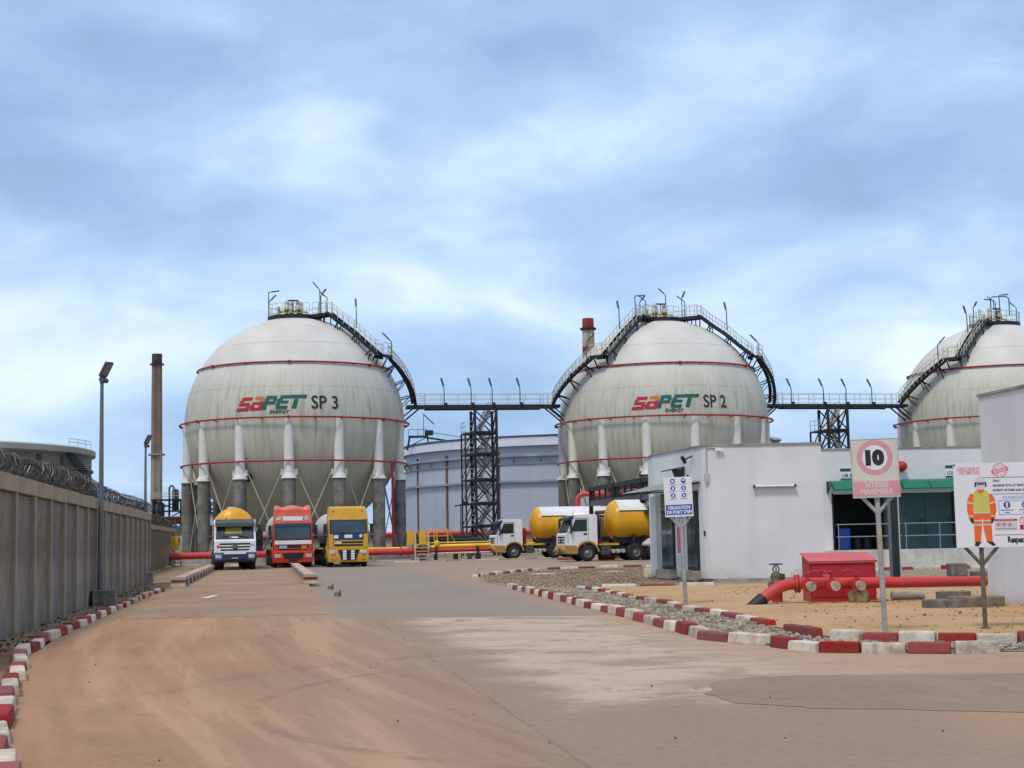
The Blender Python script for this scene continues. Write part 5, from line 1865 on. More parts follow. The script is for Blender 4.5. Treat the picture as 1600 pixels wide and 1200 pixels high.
def wheel(t, x_, y_, dual=False):
    s = 1 if x_ > 0 else -1
    e_ = link('wheel', _ty, t, (x_, y_, .54), 0 if s > 0 else math.pi)
    link('rim', _rr if dual else _rf, e_)
    if dual:
        link('inner_tyre', _ty, e_, (-.34, 0, 0))


def interp(prof, z_):
    for (ya, za), (yb, zb) in zip(prof, prof[1:]):
        if za <= z_ <= zb or zb <= z_ <= za:
            return ya + (yb - ya) * ((z_ - za) / (zb - za) if zb != za else 0)
    return prof[-1][0]


def cab(t, W, front, back_y, roof_pts, axle, mat_):
    """front: (y,z) list from the bumper top up to the roof"""
    arc = [(axle + .68 * math.cos(R(a)), .54 + .68 * math.sin(R(a))) for a in (22, 45, 70, 90, 110, 135, 158)]
    prof = list(front) + roof_pts + [(back_y, 1.1), (back_y - .02, arc[0][1])] + arc + [(arc[-1][0] - .02, .5)]
    mb = MB()
    mb.prism(prof, lambda a_, b_, c_: (c_ * (1 - .085 * max(0.0, min(1.0, (b_ - 2.95) / .7))), a_, b_), -W / 2, W / 2)
    return mb.build('cab', M[mat_], t, bevel=.05 if back_y < 2.1 else .08)


def fpanel(t, front, x0, x1, z0, z1, out, m__, name, thick=.03, tip=None, parent=None):
    mb = MB()
    t0, t1 = tip if tip else (0, 0)
    vs = []
    for o_ in (out - thick, out):
        for (xx, zz_) in ((x0, z0), (x1, z0), (x1 - t1, z1), (x0 + t0, z1)):
            vs.append((xx, interp(front, zz_) - o_, zz_))
    mb.add(vs, [(0, 1, 2, 3), (7, 6, 5, 4), (0, 4, 5, 1), (1, 5, 6, 2), (2, 6, 7, 3), (3, 7, 4, 0)])
    return mb.build(name, M[m__], parent or t, bevel=.008)


def side_bits(t, W, front, back_y, axle, zb, glass, trim, belt):
    for s in (-1, 1):
        x_ = s * (W / 2 + .006)
        g = [(interp(front, zb) + .22, zb), (interp(front, zb + .75) + .16, zb + .75), (axle - .02, zb + .75), (axle - .02, zb)]
        mb = MB()
        mb.prism(g, lambda a_, b_, c_: (c_, a_, b_), x_ - .012, x_ + .012)
        mb.build('side_window', M['glass'], t, bevel=.004)
        ln = MB()
        for yy in (interp(front, 1.6) + .14, axle + .06):
            ln.bb(x_ - .006, x_ + .006, yy - .01, yy + .01, 1.2, zb + .82)
        ln.bb(x_ - .006, x_ + .006, interp(front, 1.6) + .14, axle + .06, zb + .81, zb + .83)
        ln.build('door_seam', M['lamp_grey'], t)
        MB().bb(x_ - .02, x_ + .02, axle - .25, axle - .02, zb - .22, zb - .12).build('door_handle', M['black'], t)
        # arch trim
        pts = [(x_, axle + .72 * math.cos(R(a)), .54 + .72 * math.sin(R(a))) for a in range(5, 181, 12)]
        am = MB()
        for p_, q_ in zip(pts, pts[1:]):
            am.bar((p_[0] + s * .015, p_[1], p_[2]), (q_[0] + s * .015, q_[1], q_[2]), .10, .11, up=(1, 0, 0))
        am.build('wheel_arch', M[trim], t)
        # mirrors
        mm = MB()
        y_ = interp(front, zb + .4) + .02
        mm.bar((x_, y_ + .15, zb + .75), (x_ + s * .2, y_ - .05, zb + .75), .035)
        mm.bar((x_, y_ + .1, zb + .0), (x_ + s * .2, y_ - .05, zb + .05), .035)
        mm.box((x_ + s * .20, y_ - .05, zb + .45), (.20, .10, .62))
        mm.box((x_ + s * .20, y_ - .05, zb - .02), (.20, .10, .22))
        mm.build('mirror', M['black'], t, bevel=.015)
        st = MB()
        st.bb(min(x_, x_ - s * .25), max(x_, x_ - s * .25), .25, axle - .78, .42, .5)
        st.build('step', M['black'], t)


def chassis(t, axle, ax_r, tanks=True):
    fr_ = MB()
    for s in (-1, 1):
        fr_.bb(s * .42 - .05, s * .42 + .05, .6, 7.0, .72, 1.0)
    for yy in (1.0, 2.3, 3.4, 4.6, 5.9, 6.9):
        fr_.bb(-.4, .4, yy - .06, yy + .06, .74, .95)
    fr_.build('chassis_frame', M['chassis'], t)
    for s in (-1, 1):
        wheel(t, s * 1.08, axle)
        for yy in ax_r:
            wheel(t, s * 1.06, yy, True)
        b_ = MB()
        b_.bb(s * .85 - .3, s * .85 + .3, 2.35, 2.95, .40, .95)
        b_.build('battery_box', M['lamp_grey'], t, bevel=.02)
        b_ = MB()
        for i in range(3):
            b_.cyl((s * .70, 3.15 + i * .33, .62), (s * 1.16, 3.15 + i * .33, .62), .13, 12)
        b_.build('air_tank', M['galv'], t)
    MB().bb(-.95, .95, ax_r[0] - .3, ax_r[-1] + .3, 1.08, 1.14).build('fifth_wheel', M['chassis'], t)
    for yy in [axle] + list(ax_r):
        MB().cyl((-1, yy, .54), (1, yy, .54), .09, 8).build('axle', M['chassis'], t)


def trailer(t, y0, y1, r, zc, upper, lower, cover=None):
    """tank barrel with dished ends, upper and lower colours; optional sun shield over the top"""
    def prof():
        k_ = 8
        d_ = .62
        pa = [(max(.02, r * math.sin(R(90 * i / k_))), y0 + d_ - d_ * math.cos(R(90 * i / k_))) for i in range(k_ + 1)]
        pb = [(max(.02, r * math.cos(R(90 * i / k_))), y1 - d_ + d_ * math.sin(R(90 * i / k_))) for i in range(k_ + 1)]
        return pa + pb
    tk = MB()
    tk.lathe(prof(), 28, (0, 0, zc), AX, a0=R(-4), a1=R(184), m=M[upper])
    tk.lathe(prof(), 28, (0, 0, zc), AX, a0=R(184), a1=R(356), m=M[lower])
    tank = tk.build('tank', None, t)
    if upper != lower:
        MB().lathe([(r + .004, y0 + .45), (r + .02, y0 + .45), (r + .02, y1 - .5), (r + .004, y1 - .5)], 3, (0, 0, zc), AX, a0=R(-5.5), a1=R(-3.0)).build('stripe', M['black'], tank)
        MB().lathe([(r + .004, y0 + .45), (r + .02, y0 + .45), (r + .02, y1 - .5), (r + .004, y1 - .5)], 3, (0, 0, zc), AX, a0=R(183), a1=R(185.5)).build('stripe', M['black'], tank)
    if cover:
        cv = MB()
        cv.lathe([(r + .005, y0 + .62), (r + .05, y0 + .62), (r + .05, y1 - .5), (r + .005, y1 - .5)], 26, (0, 0, zc), AX, a0=R(27), a1=R(153))
        cv.build('sun_shield', M[cover], tank)
        b_ = MB()
        for a in (27, 153):
            b_.bar(((r + .055) * math.cos(R(a)), y0 + .65, zc + (r + .055) * math.sin(R(a))), ((r + .055) * math.cos(R(a)), y1 - .5, zc + (r + .055) * math.sin(R(a))), .03)
        b_.build('shield_edge', M['black'], tank)
    b_ = MB()
    for s in (-1, 1):
        b_.bb(s * .55 - .06, s * .55 + .06, 3.3, y1 - .6, 1.15, zc - r * .80)
        b_.bb(s * .95 - .05, s * .95 + .05, 7.3, 7.45, .35, 1.3)
        b_.bb(s * .95 - .14, s * .95 + .14, 7.2, 7.55, .28, .36)
    for yy in (4.6, 7.6, 10.4, 12.0):
        b_.bb(-.9, .9, yy - .08, yy + .08, 1.2, zc - r * .72)
    b_.build('trailer_frame', M['chassis'], t)
    for yy in (9.9, 11.2, 12.5):
        for s in (-1, 1):
            wheel(t, s * 1.06, yy, True)
        MB().cyl((-1, yy, .54), (1, yy, .54), .08, 8).build('axle', M['chassis'], t)
    for s in (-1, 1):
        b_ = MB()
        b_.bb(s * 1.06 - .32, s * 1.06 + .32, 9.2, 13.2, 1.13, 1.17)
        b_.build('mudguard', M['black'], t)
    b_ = MB()
    b_.bb(-1.2, 1.2, y1 + .02, y1 + .12, .5, .66)
    b_.build('rear_bumper', M['stile_yellow'], t)
    # catwalk and manholes
    b_ = MB()
    b_.lathe([(.02, .12), (.26, .12), (.28, .05), (.28, -.1)], 14, (0, (y0 + y1) / 2, zc + r + .03))
    b_.build('manhole', M[cover] if cover else M['galv'], tank)
    return tank


HW = [(-.02, .62), (-.03, 1.0), (.0, 1.72), (.06, 1.80), (.50, 2.70), (.56, 2.84), (.66, 2.95)]
HWROOF = [(.85, 3.0), (2.0, 2.99), (2.08, 2.9)]


def cab_low(t, body, bumper, trim, navy=False):
    cab(t, 2.44, HW, 2.08, HWROOF, 1.42, body)
    g = fpanel(t, HW, -1.12, 1.12, 1.84, 2.66, .018, 'black', 'windshield_frame', .03, (.05, .05))
    fpanel(t, HW, -1.06, 1.06, 1.90, 2.62, .026, 'glass', 'windshield', .02, (.05, .05))
    wp = MB()
    for (xa, xb) in ((-.75, -.15), (.15, .8)):
        wp.bar((xa, interp(HW, 1.97) - .045, 2.06), (xb, interp(HW, 1.9) - .045, 1.93), .025)
    wp.build('wiper', M['black'], g)
    # visor
    MB().prism([(.34, 2.64), (.10, 2.58), (.12, 2.80), (.60, 3.02), (.62, 2.90)] if navy else [(.30, 2.66), (.12, 2.60), (.16, 2.74), (.62, 2.93), (.60, 2.86)], lambda a_, b_, c_: (c_, a_, b_), -1.14, 1.14).build('visor', M['lamp_grey'] if navy else M['black'], t)
    for i, (z0, z1, w0, tp) in enumerate(((1.50, 1.60, .92, .05), (1.33, 1.42, .86, -.05), (1.16, 1.25, .80, -.06))):
        fpanel(t, HW, -w0, w0, z0, z1, .012, 'grille', 'grille_slot', .02, (tp, tp))
    bd = MB()
    bd.disc((0, interp(HW, 1.38) - .045, 1.38), .14, 'y', 18)
    bd.disc((0, interp(HW, 1.38) - .03, 1.38), .15, 'y', 18)
    bd.lathe([(.15, -.03), (.15, .03), (.13, .045), (.02, .045)], 18, (0, interp(HW, 1.38) - .03, 1.38), Matrix(((1, 0, 0), (0, 0, -1), (0, 1, 0))))
    bo = bd.build('badge', M['lamp_grey'], t)
    sb = MB()
    for q in range(3):
        a = R(90 + 120 * q)
        sb.bar((0, interp(HW, 1.38) - .083, 1.38), (.10 * math.cos(a), interp(HW, 1.38) - .083, 1.38 + .10 * math.sin(a)), .035, .02)
    sb.build('badge_mark', M['galv'], bo)
    # bumper
    bm_ = MB()
    bm_.prism([(-.08, .52), (-.12, .66), (-.12, .92), (-.04, 1.06), (.72, 1.02), (.72, .45)], lambda a_, b_, c_: (c_, a_, b_), -1.23, 1.23)
    bo = bm_.build('bumper', M[bumper], t, bevel=.04)
    for s in (-1, 1):
        x0, x1 = sorted((s * .78, s * 1.14))
        MB().bb(x0, x1, -.135, -.10, .72, .92).build('headlight', M['headlight'], bo, bevel=.012)
        MB().bb(x0, x1, -.13, -.10, .60, .68).build('fog_light', M['lamp_grey'], bo, bevel=.01)
    MB().bb(-.62, .62, -.128, -.10, .56, .60).build('air_slot', M['grille'], bo)
    MB().bb(-.25, .25, -.14, -.125, .66, .78).build('number_plate', M['p_black'], bo)
    pt = MB()
    for q in range(6):
        pt.bb(-.19 + q * .065, -.15 + q * .065, -.144, -.14, .69, .75)
    if navy:
        pt.build('plate_print', M['p_white'], bo)
        fpanel(t, [(-.13, .9), (-.13, 1.2)], -.62, .62, .95, 1.10, .02, 'truck_white', 'grille_bar', .03, (-.08, -.08))
    side_bits(t, 2.44, HW, 2.08, 1.42, 1.92, True, trim, None)
    b_ = MB()
    b_.tube([(-.5, .95, 2.98), (-.5, .95, 3.12)], .03, 6)
    b_.build('aerial', M['black'], t)


# ---- first tanker: white and navy low cab, yellow tank front
t = thing('tanker_truck', 'white and navy tanker with a low cab and rounded yellow tank top', 'tanker truck', (-16.6, 89.6, 0), R(12.0), 'tanker trucks parked in the yard')
cab_low(t, 'truck_white', 'truck_navy', 'truck_navy', True)
fpanel(t, HW, -.34, .18, 1.905, 1.985, .033, 'p_white', 'dash_card', .004)
fpanel(t, HW, -.55, .40, 2.17, 2.54, .0275, 'valve_yellow', 'rear_window_view', .001)  # flat yellow panel stands in for the tank seen through the rear window
dd = MB()
dd.disc((-.98, interp(HW, 1.42) - .02, 1.40), .10, 'y', 4)
dd.build('hazard_diamond', M['p_crimson'], t)
fpanel(t, HW, .88, 1.14, 1.42, 1.56, .012, 'p_paleblue', 'sticker', .008)
chassis(t, 1.42, (4.62, 5.95))
trailer(t, 2.50, 13.4, 1.24, 2.53, 'tank_yellow', 'truck_white')

# ---- tall cabs
TF = [(-.02, .62), (-.03, 1.42), (.0, 1.70), (.14, 2.78), (.20, 2.84), (.26, 3.46), (.34, 3.52)]


def cab_tall(t, body, bumper, trim, front, roof):
    cab(t, 2.44, front, 2.18, roof, 1.38, body)
    side_bits(t, 2.44, front, 2.18, 1.38, 1.88, True, trim, None)
    bm_ = MB()
    bm_.prism([(-.08, .30), (-.12, .62), (-.09, 1.04), (.68, 1.02), (.68, .36)], lambda a_, b_, c_: (c_, a_, b_), -1.24, 1.24)
    return bm_.build('bumper', M[bumper], t, bevel=.05)


def trapezoid(t, z0, z1, w0, w1, y_, m__, name):
    return MB().prism([(-w0, z0), (w0, z0), (w1, z1), (-w1, z1)], lambda a_, b_, c_: (a_, c_, b_), y_, y_ + .03).build(name, M[m__], t)


t = thing('tanker_truck', 'orange red tall cab tanker with pale roof deflector, middle of the three', 'tanker truck', (-13.95, 95.0, 0), R(11.5), 'tanker trucks parked in the yard')
bo = cab_tall(t, 'truck_red', 'truck_red', 'truck_red', TF, [(.8, 3.56), (2.1, 3.58), (2.18, 3.5)])
fpanel(t, TF, -1.14, 1.14, 1.74, 2.76, .015, 'black', 'windshield_frame', .03, (.02, .02))
fpanel(t, TF, -1.06, 1.06, 1.80, 2.52, .024, 'glass', 'windshield', .02, (.02, .02))
fpanel(t, TF, -1.10, 1.10, 2.54, 2.74, .05, 'truck_navy', 'sun_visor', .05)
fpanel(t, TF, -1.16, 1.16, 1.46, 1.69, .015, 'truck_white', 'white_band', .03, (.04, .04))
fpanel(t, TF, -.95, .95, 1.24, 1.42, .012, 'grille', 'grille_slot', .02)
fpanel(t, TF, -.9, .9, 1.10, 1.18, .012, 'grille', 'grille_slot', .02)
fpanel(t, TF, -.86, -.38, 1.20, 1.38, .03, 'p_paleblue', 'plate', .02)
fpanel(t, TF, .50, .86, 1.14, 1.38, .03, 'p_amber', 'hazard_plate', .02)
fpanel(t, TF, -1.20, 1.20, 2.84, 3.44, .02, 'truck_red_pale', 'roof_panel', .03, (.06, .06))
fpanel(t, TF, -.60, .60, 2.94, 3.20, .035, 'p_white', 'name_board', .02, (-.06, -.06))
for s in (-1, 1):
    fpanel(t, TF, min(s * .75, s * 1.05), max(s * .75, s * 1.05), 2.98, 3.22, .035, 'headlight', 'roof_light', .02, (.1, .0) if s < 0 else (0, .1))
    MB().bb(min(s * .78, s * 1.16), max(s * .78, s * 1.16), -.135, -.10, .64, .84).build('headlight', M['headlight'], bo, bevel=.012)
trapezoid(bo, .54, .92, .55, .68, -.135, 'grille', 'lower_grille')
MB().bb(-.30, .30, -.128, -.11, .40, .50).build('number_plate', M['black'], bo)
# roof deflector with rounded bosses
mb = MB()
NX = 25
pts = []
for i in range(NX):
    xx = -1.12 + 2.24 * i / (NX - 1)
    u = abs(xx)
    top = 3.82 + .10 * math.exp(-((xx) / .42) ** 2) + .10 * math.exp(-((u - .98) / .17) ** 2) - .04 * math.exp(-((u - .62) / .2) ** 2)
    pts.append((xx, top))
vs = []
for (xx, top) in pts:
    vs += [(xx, .40, 3.50), (xx, .36, 3.66), (xx, .62, top - .04), (xx, .8, top), (xx, 2.0, top - .02), (xx, 2.0, 3.52)]
fs = []
for i in range(NX - 1):
    for j in range(5):
        fs.append((i * 6 + j, i * 6 + j + 1, (i + 1) * 6 + j + 1, (i + 1) * 6 + j))
mb.add(vs, fs, sm=True)
mb.add(vs[:6], [(0, 1, 2, 3, 4, 5)])
mb.add(vs[-6:], [(5, 4, 3, 2, 1, 0)])
mb.build('roof_deflector', M['truck_red_pale'], t)
chassis(t, 1.38, (4.75, 6.05))
trailer(t, 2.75, 13.6, 1.22, 2.45, 'tank_grey', 'tank_grey')

t = thing('tanker_truck', 'yellow tall cab tanker with blue band and black striped grille', 'tanker truck', (-10.25, 93.0, 0), R(11.5), 'tanker trucks parked in the yard')
YF = [(-.02, .62), (-.03, 1.2), (.0, 2.0), (.16, 2.92), (.20, 3.0), (.36, 3.62), (.5, 3.70)]
bo = cab_tall(t, 'truck_yellow', 'truck_yellow', 'truck_ochre', YF, [(1.0, 3.74), (2.1, 3.74), (2.18, 3.62)])
fpanel(t, YF, -1.16, 1.16, 2.04, 2.92, .015, 'black', 'windshield_frame', .03, (.02, .02))
fpanel(t, YF, -1.08, 1.08, 2.10, 2.84, .024, 'glass', 'windshield', .02, (.03, .03))
fpanel(t, YF, -1.18, 1.18, 2.89, 2.98, .04, 'truck_ochre', 'sun_visor', .06)
for s in (-1, 1):
    x0, x1 = sorted((s * .85, s * .93))
    fpanel(t, YF, x0, x1, 3.38, 3.46, .02, 'black', 'marker_light', .02)
    x0, x1 = sorted((s * .95, s * 1.2))
    fpanel(t, YF, x0, x1, 1.22, 2.0, .02, 'truck_yellow', 'corner_fairing', .03)
    MB().bb(min(s * .70, s * 1.14), max(s * .70, s * 1.14), -.135, -.09, .84, 1.02).build('headlight', M['headlight'], bo, bevel=.02)
    MB().bb(min(s * .78, s * 1.08), max(s * .78, s * 1.08), -.135, -.10, .70, .82).build('indicator', M['p_amber'], bo, bevel=.01)
    MB().bb(min(s * .80, s * 1.06), max(s * .80, s * 1.06), -.128, -.10, .46, .54).build('fog_light', M['p_orange'], bo, bevel=.01)
fpanel(t, YF, -.93, .93, 1.66, 2.03, .018, 'truck_navy', 'blue_band', .03)
fpanel(t, YF, -.24, .24, 1.78, 1.98, .03, 'p_white', 'sticker', .02)
fpanel(t, YF, -.90, -.62, 1.76, 1.96, .03, 'p_white', 'sticker', .02)
mb = MB()
mb.disc((.76, interp(YF, 1.9) - .034, 1.90), .12, 'y', 4)
mb.disc((.76, interp(YF, 1.9) - .02, 1.90), .12, 'y', 4)
mb.build('hazard_diamond', M['p_white'], t)
for (z0, z1) in ((1.46, 1.58), (1.28, 1.40)):
    fpanel(t, YF, -.90, .90, z0, z1, .012, 'grille', 'grille_slot', .02)
fpanel(t, YF, -.86, -.42, 1.42, 1.56, .025, 'p_cream', 'plate', .02)
trapezoid(bo, .42, 1.06, .44, .66, -.150, 'grille', 'lower_grille')
for s in (-1, 1):
    for q in range(4):
        MB().bb(s * .25 - .11, s * .25 + .11, -.165, -.149, .46 + q * .15, .58 + q * .15).build('white_bar', M['p_white'], bo)
chassis(t, 1.38, (4.75, 6.05))
trailer(t, 2.75, 13.6, 1.2, 2.35, 'tank_grey', 'tank_grey')

# ---- the two white cabs with yellow tanks, side on
for (x_, y_, lab) in ((3.35, 97.4, 'nearer white cab tanker with ochre bumper, its yellow tank meeting the office building'), (-1.35, 115.3, 'farther white cab tanker with ochre bumper, its wrinkled yellow tank partly hidden')):
    t = thing('tanker_truck', lab, 'tanker truck', (x_ - .38, y_ - .06, 0), R(-77.5), 'tanker trucks parked in the yard')
    cab_low(t, 'truck_white', 'truck_ochre', 'truck_ochre')
    chassis(t, 1.42, (4.62, 5.95))
    trailer(t, 2.98, 13.6, 1.26, 2.60, 'tank_yellow', 'tank_yellow', 'truck_white')
    b_ = MB()
    b_.lathe([(.02, 2.35), (.16, 2.3), (.2, 2.2), (.2, 1.1), (.02, 1.1)], 14, (.55, 2.32, 0))
    b_.lathe([(.02, 2.25), (.16, 2.2), (.2, 2.1), (.2, 1.1), (.02, 1.1)], 14, (-.55, 2.32, 0))
    b_.build('red_bottle', M['fire_red'], t)
    b_ = MB()
    b_.bb(-.4, .9, 2.25, 3.6, 1.0, 1.12)
    b_.build('catwalk', M['stile_yellow'], t)
    if x_ > 0:
        b_ = MB()
        b_.bb(-1.1, 1.15, 2.30, 2.36, 1.4, 2.75, M['truck_navy'])
        for q in range(2):
            b_.bb(.30 + q * .4, .50 + q * .4, 2.36, 2.39, 1.5, 2.0, M['p_orange'])
        b_.build('cab_guard', None, t)
    if x_ < 0:
        b_ = MB()
        b_.bb(1.16, 1.30, 5.3, 5.55, 2.65, 2.80)
        b_.build('tank_gauge', M['chassis'], t)
b_ = MB().lathe([(.02, 1.15), (.20, 1.13), (.24, 1.08), (.24, .05), (.02, .05)], 16, T=AX).build('red_cylinder', M['fire_red'], None)
b_.location = (6.5, 98.3, .27)
b_.rotation_euler = (0, 0, R(80))
tag(b_, 'red cylinder lying on the ground under the nearer white cab tanker', 'cylinder')
mb = MB()
mb.tube([(0, 0, 0), (0, 0, 1.1)], .06, 8)
mb.box((0, 0, 1.12), (.16, .16, .04))
b_ = mb.build('bollard', M['stile_yellow'], None)
b_.location = (5.35, 58.2, 0)
tag(b_, 'yellow bollard at the far corner of the office building', 'bollard')
b_ = MB().lathe([(.02, .34), (.12, .32), (.34, .16), (.40, .05), (.02, .0)], 18).build('bowl_fitting', M['galv'], None)
b_.location = (5.3, 58.9, 1.15)
tag(b_, 'grey bowl shaped fitting beside the yellow bollard', 'fitting')
b_ = MB()
b_.bb(-.35, .35, -.18, .18, 0, .36, M['kerb_white'])
b_.bb(-.0, .36, -.19, .19, .0, .365, M['kerb_red'])
b_ = b_.build('kerb_block', None, None)
b_.location = (5.2, 57.3, 0)
tag(b_, 'loose red and white block by the far corner of the office building', 'block')
b_ = MB()
b_.bb(-.45, .45, -.22, .22, 0, .40, M['kerb_white'])
b_.bb(.05, .46, -.23, .23, .0, .405, M['fire_red'])
b_ = b_.build('wheel_chock', None, None)
b_.location = (-15.0, 97.3, 0)
tag(b_, 'red and white block on the ground between the first two tankers', 'block')

# ================================================================== SIGNS


def yplane(ox, y_, oz):
    return lambda a_, b_: (ox + a_, y_, oz + b_)


def sign_post(t, h, r, zj, zt, spread, m__, taper=0):
    MB().tube([(0, 0, 0), (0, 0, h)], r, 10).build('post', M[m__], t)
    for s in (-1, 1):
        MB().tube([(0, 0, zj), (s * spread, 0, zt)], r * .72, 8).build('brace', M[m__], t)


# speed limit
t = thing('speed_sign', 'faded speed limit 10 sign on a grey post at the sand edge', 'road sign', (5.71, 23.6, 0), R(-2))
t.rotation_euler = (0, R(-.9), R(-6))
sign_post(t, 2.9, .042, 1.86, 2.16, .26, 'sign_pole')
MB().tube([(0, 0, .0), (0, 0, .02)], .09, 10).build('foot', M['sign_pole'], t)
BX = -.01
MB().bb(BX - .355, BX + .355, -.075, -.05, 2.12, 3.02).build('board', M['p_cream'], t, bevel=.004)
rimm = MB()
for (x0, x1, z0, z1) in ((BX - .365, BX - .355, 2.11, 3.03), (BX + .355, BX + .365, 2.11, 3.03), (BX - .355, BX + .355, 2.11, 2.12), (BX - .355, BX + .355, 3.02, 3.03)):
    rimm.bb(x0, x1, -.08, -.045, z0, z1)
rimm.build('edge_frame', M['galv'], t)
MB().disc((BX, -.0775, 2.735), .275, 'y', 48, r0=.195).build('ring', M['p_pink'], t, fix=False)
MB().disc((BX, -.0765, 2.735), .195, 'y', 48).build('ring_field', M['p_white'], t, fix=False)
MB().bb(BX - .355, BX + .355, -.078, -.0752, 2.135, 2.365).build('lower_band', M['p_pink'], t)
l_ = MB()
put_text(l_, '10', .29, yplane(BX, -.0795, 2.735), None, .024, width=.29)
l_.build('numeral', M['p_black'], t, fix=False)
l_ = MB()
put_text(l_, 'VITESSE', .11, yplane(BX, -.080, 2.312), None, .004, width=.37)
put_text(l_, 'MAXIMALE', .11, yplane(BX, -.080, 2.205), None, .004, width=.49)
l_.build('lettering', M['p_cream'], t, fix=False)
MB().tube([(0, 0, 1.05), (0, 0, 1.55)], .0432, 10).build('rust_sleeve', M['sign_rust'], t)

# safety gear sign
t = thing('safety_sign', 'small blue and white protective gear sign on a post before the office doors', 'sign', (3.84, 34.4, 0), R(0))
t.rotation_euler = (0, R(-1.6), R(-4))
sign_post(t, 2.1, .048, 1.72, 2.02, .24, 'sign_pole')
BX = -.03
MB().bb(BX - .32, BX + .32, -.08, -.055, 2.0, 2.9).build('board', M['p_white'], t, bevel=.004)
MB().bb(BX - .30, BX + .30, -.083, -.0805, 2.045, 2.275).build('blue_panel', M['p_blue'], t)
l_ = MB()
put_text(l_, 'OBLIGATION', .10, yplane(BX, -.0855, 2.208), None, .004, width=.50)
put_text(l_, "DE PORT D'EPI", .10, yplane(BX + .005, -.0855, 2.108), None, .004, width=.56)
l_.build('lettering', M['p_white'], t, fix=False)
ic = MB()
im = MB()
cp = MB()
for r_ in range(3):
    for c_ in range(2):
        cx_, cz_ = BX - .115 + c_ * .245, 2.815 - r_ * .165
        ic.disc((cx_, -.0815, cz_), .056, 'y', 22)
        k_ = r_ * 2 + c_
        if k_ == 0:
            im.disc((cx_, -.083, cz_ - .002), .03, 'y', 12)
        elif k_ == 1:
            im.poly([(cx_ - .04, -.083, cz_), (cx_ + .04, -.083, cz_), (cx_ + .025, -.083, cz_ + .03), (cx_ - .025, -.083, cz_ + .03)])
        elif k_ in (2, 3):
            im.poly([(cx_ - .016, -.083, cz_ - .038), (cx_ + .016, -.083, cz_ - .038), (cx_ + .02, -.083, cz_ + .02), (cx_, -.083, cz_ + .04), (cx_ - .02, -.083, cz_ + .02)])
        else:
            s_ = -1 if k_ == 4 else 1
            im.poly([(cx_ - s_ * .01, -.083, cz_ - .035), (cx_ + s_ * .035, -.083, cz_ - .02), (cx_ + s_ * .02, -.083, cz_ + .0), (cx_ - s_ * .005, -.083, cz_ + .038), (cx_ - s_ * .028, -.083, cz_ + .03)])
        cp.poly([(cx_ - .085, -.0815, cz_ - .083), (cx_ + .085, -.0815, cz_ - .083), (cx_ + .085, -.0815, cz_ - .072), (cx_ - .085, -.0815, cz_ - .072)])
ic.build('pictogram_disc', M['p_blue'], t, fix=False)
im.build('pictogram', M['p_white'], t, fix=False)
cp.build('caption', M['p_ink'], t, fix=False)
MB().bb(BX + .22, BX + .26, -.085, -.05, 2.905, 2.945).build('bolt', M['black'], t)

# safety poster
t = thing('safety_poster', 'large white safety poster with orange worker figure on brown posts', 'poster', (7.42, 24.1, 0), R(-3))
PW = 2.35
X0 = -.40
for px in (0.0, 1.55):
    MB().tube([(px, 0, 0), (px, 0, 2.3)], .036, 10).build('post', M['poster_pole'], t)
    for s in (-1, 1):
        MB().tube([(px, 0, 1.02), (px + s * .26, 0, 1.31)], .028, 8).build('brace', M['poster_pole'], t)
MB().tube([(0, 0, 0), (0, 0, .04)], .08, 8).build('foot', M['poster_pole'], t)
MB().bb(X0, X0 + PW, -.075, -.055, 1.30, 2.64).build('board', M['p_white'], t)
yf = -.0775


def q2(mb_, pts, lay=0, m__=None):
    mb_.poly([(X0 + a_, yf - lay * .0012, 1.30 + b_) for a_, b_ in pts], m__)


def rect(mb_, x0, x1, z0, z1, lay=0, m__=None):
    q2(mb_, [(x0, z0), (x1, z0), (x1, z1), (x0, z1)], lay, m__)


# figure: poster is 1.34 tall; x measured from its left edge
fg = MB()
O, L_, K_, Wh, Sk, Gy = M['p_orange'], M['p_lime'], M['p_black'], M['p_cream'], M['p_skin'], M['galv']
q2(fg, [(.275, .465), (.555, .465), (.545, .57), (.285, .57)], 0, O)                       # hips
q2(fg, [(.285, .075), (.375, .075), (.405, .30), (.412, .47), (.28, .47)], 0, O)             # left leg
q2(fg, [(.475, .075), (.565, .075), (.56, .30), (.552, .47), (.42, .47), (.43, .30)], 0, O)  # right leg
q2(fg, [(.30, .56), (.53, .56), (.545, .75), (.53, .87), (.46, .93), (.37, .93), (.30, .87), (.285, .75)], 1, L_)
q2(fg, [(.36, .93), (.47, .93), (.455, .875), (.415, .84), (.375, .875)], 2, O)              # collar
q2(fg, [(.225, .42), (.275, .44), (.29, .66), (.325, .72), (.31, .84), (.245, .85), (.19, .74), (.185, .58)], 0, O)
q2(fg, [(.605, .42), (.555, .44), (.54, .66), (.505, .72), (.52, .84), (.585, .85), (.64, .74), (.645, .58)], 0, O)
for (xa, xb, za, zb) in ((.285, .545, .535, .56), (.285, .408, .41, .432), (.425, .555, .41, .432), (.285, .408, .345, .368), (.43, .557, .345, .368)):
    rect(fg, xa, xb, za, zb, 3, Wh)
q2(fg, [(.19, .735), (.30, .70), (.295, .675), (.188, .705)], 3, Wh)
q2(fg, [(.64, .735), (.53, .70), (.535, .675), (.642, .705)], 3, Wh)
q2(fg, [(.215, .505), (.282, .505), (.28, .485), (.22, .485)], 3, Wh)
q2(fg, [(.615, .505), (.548, .505), (.55, .485), (.61, .485)], 3, Wh)
q2(fg, [(.225, .46), (.275, .46), (.285, .40), (.265, .375), (.24, .40)], 2, K_)
q2(fg, [(.605, .46), (.555, .46), (.545, .40), (.565, .375), (.59, .40)], 2, K_)
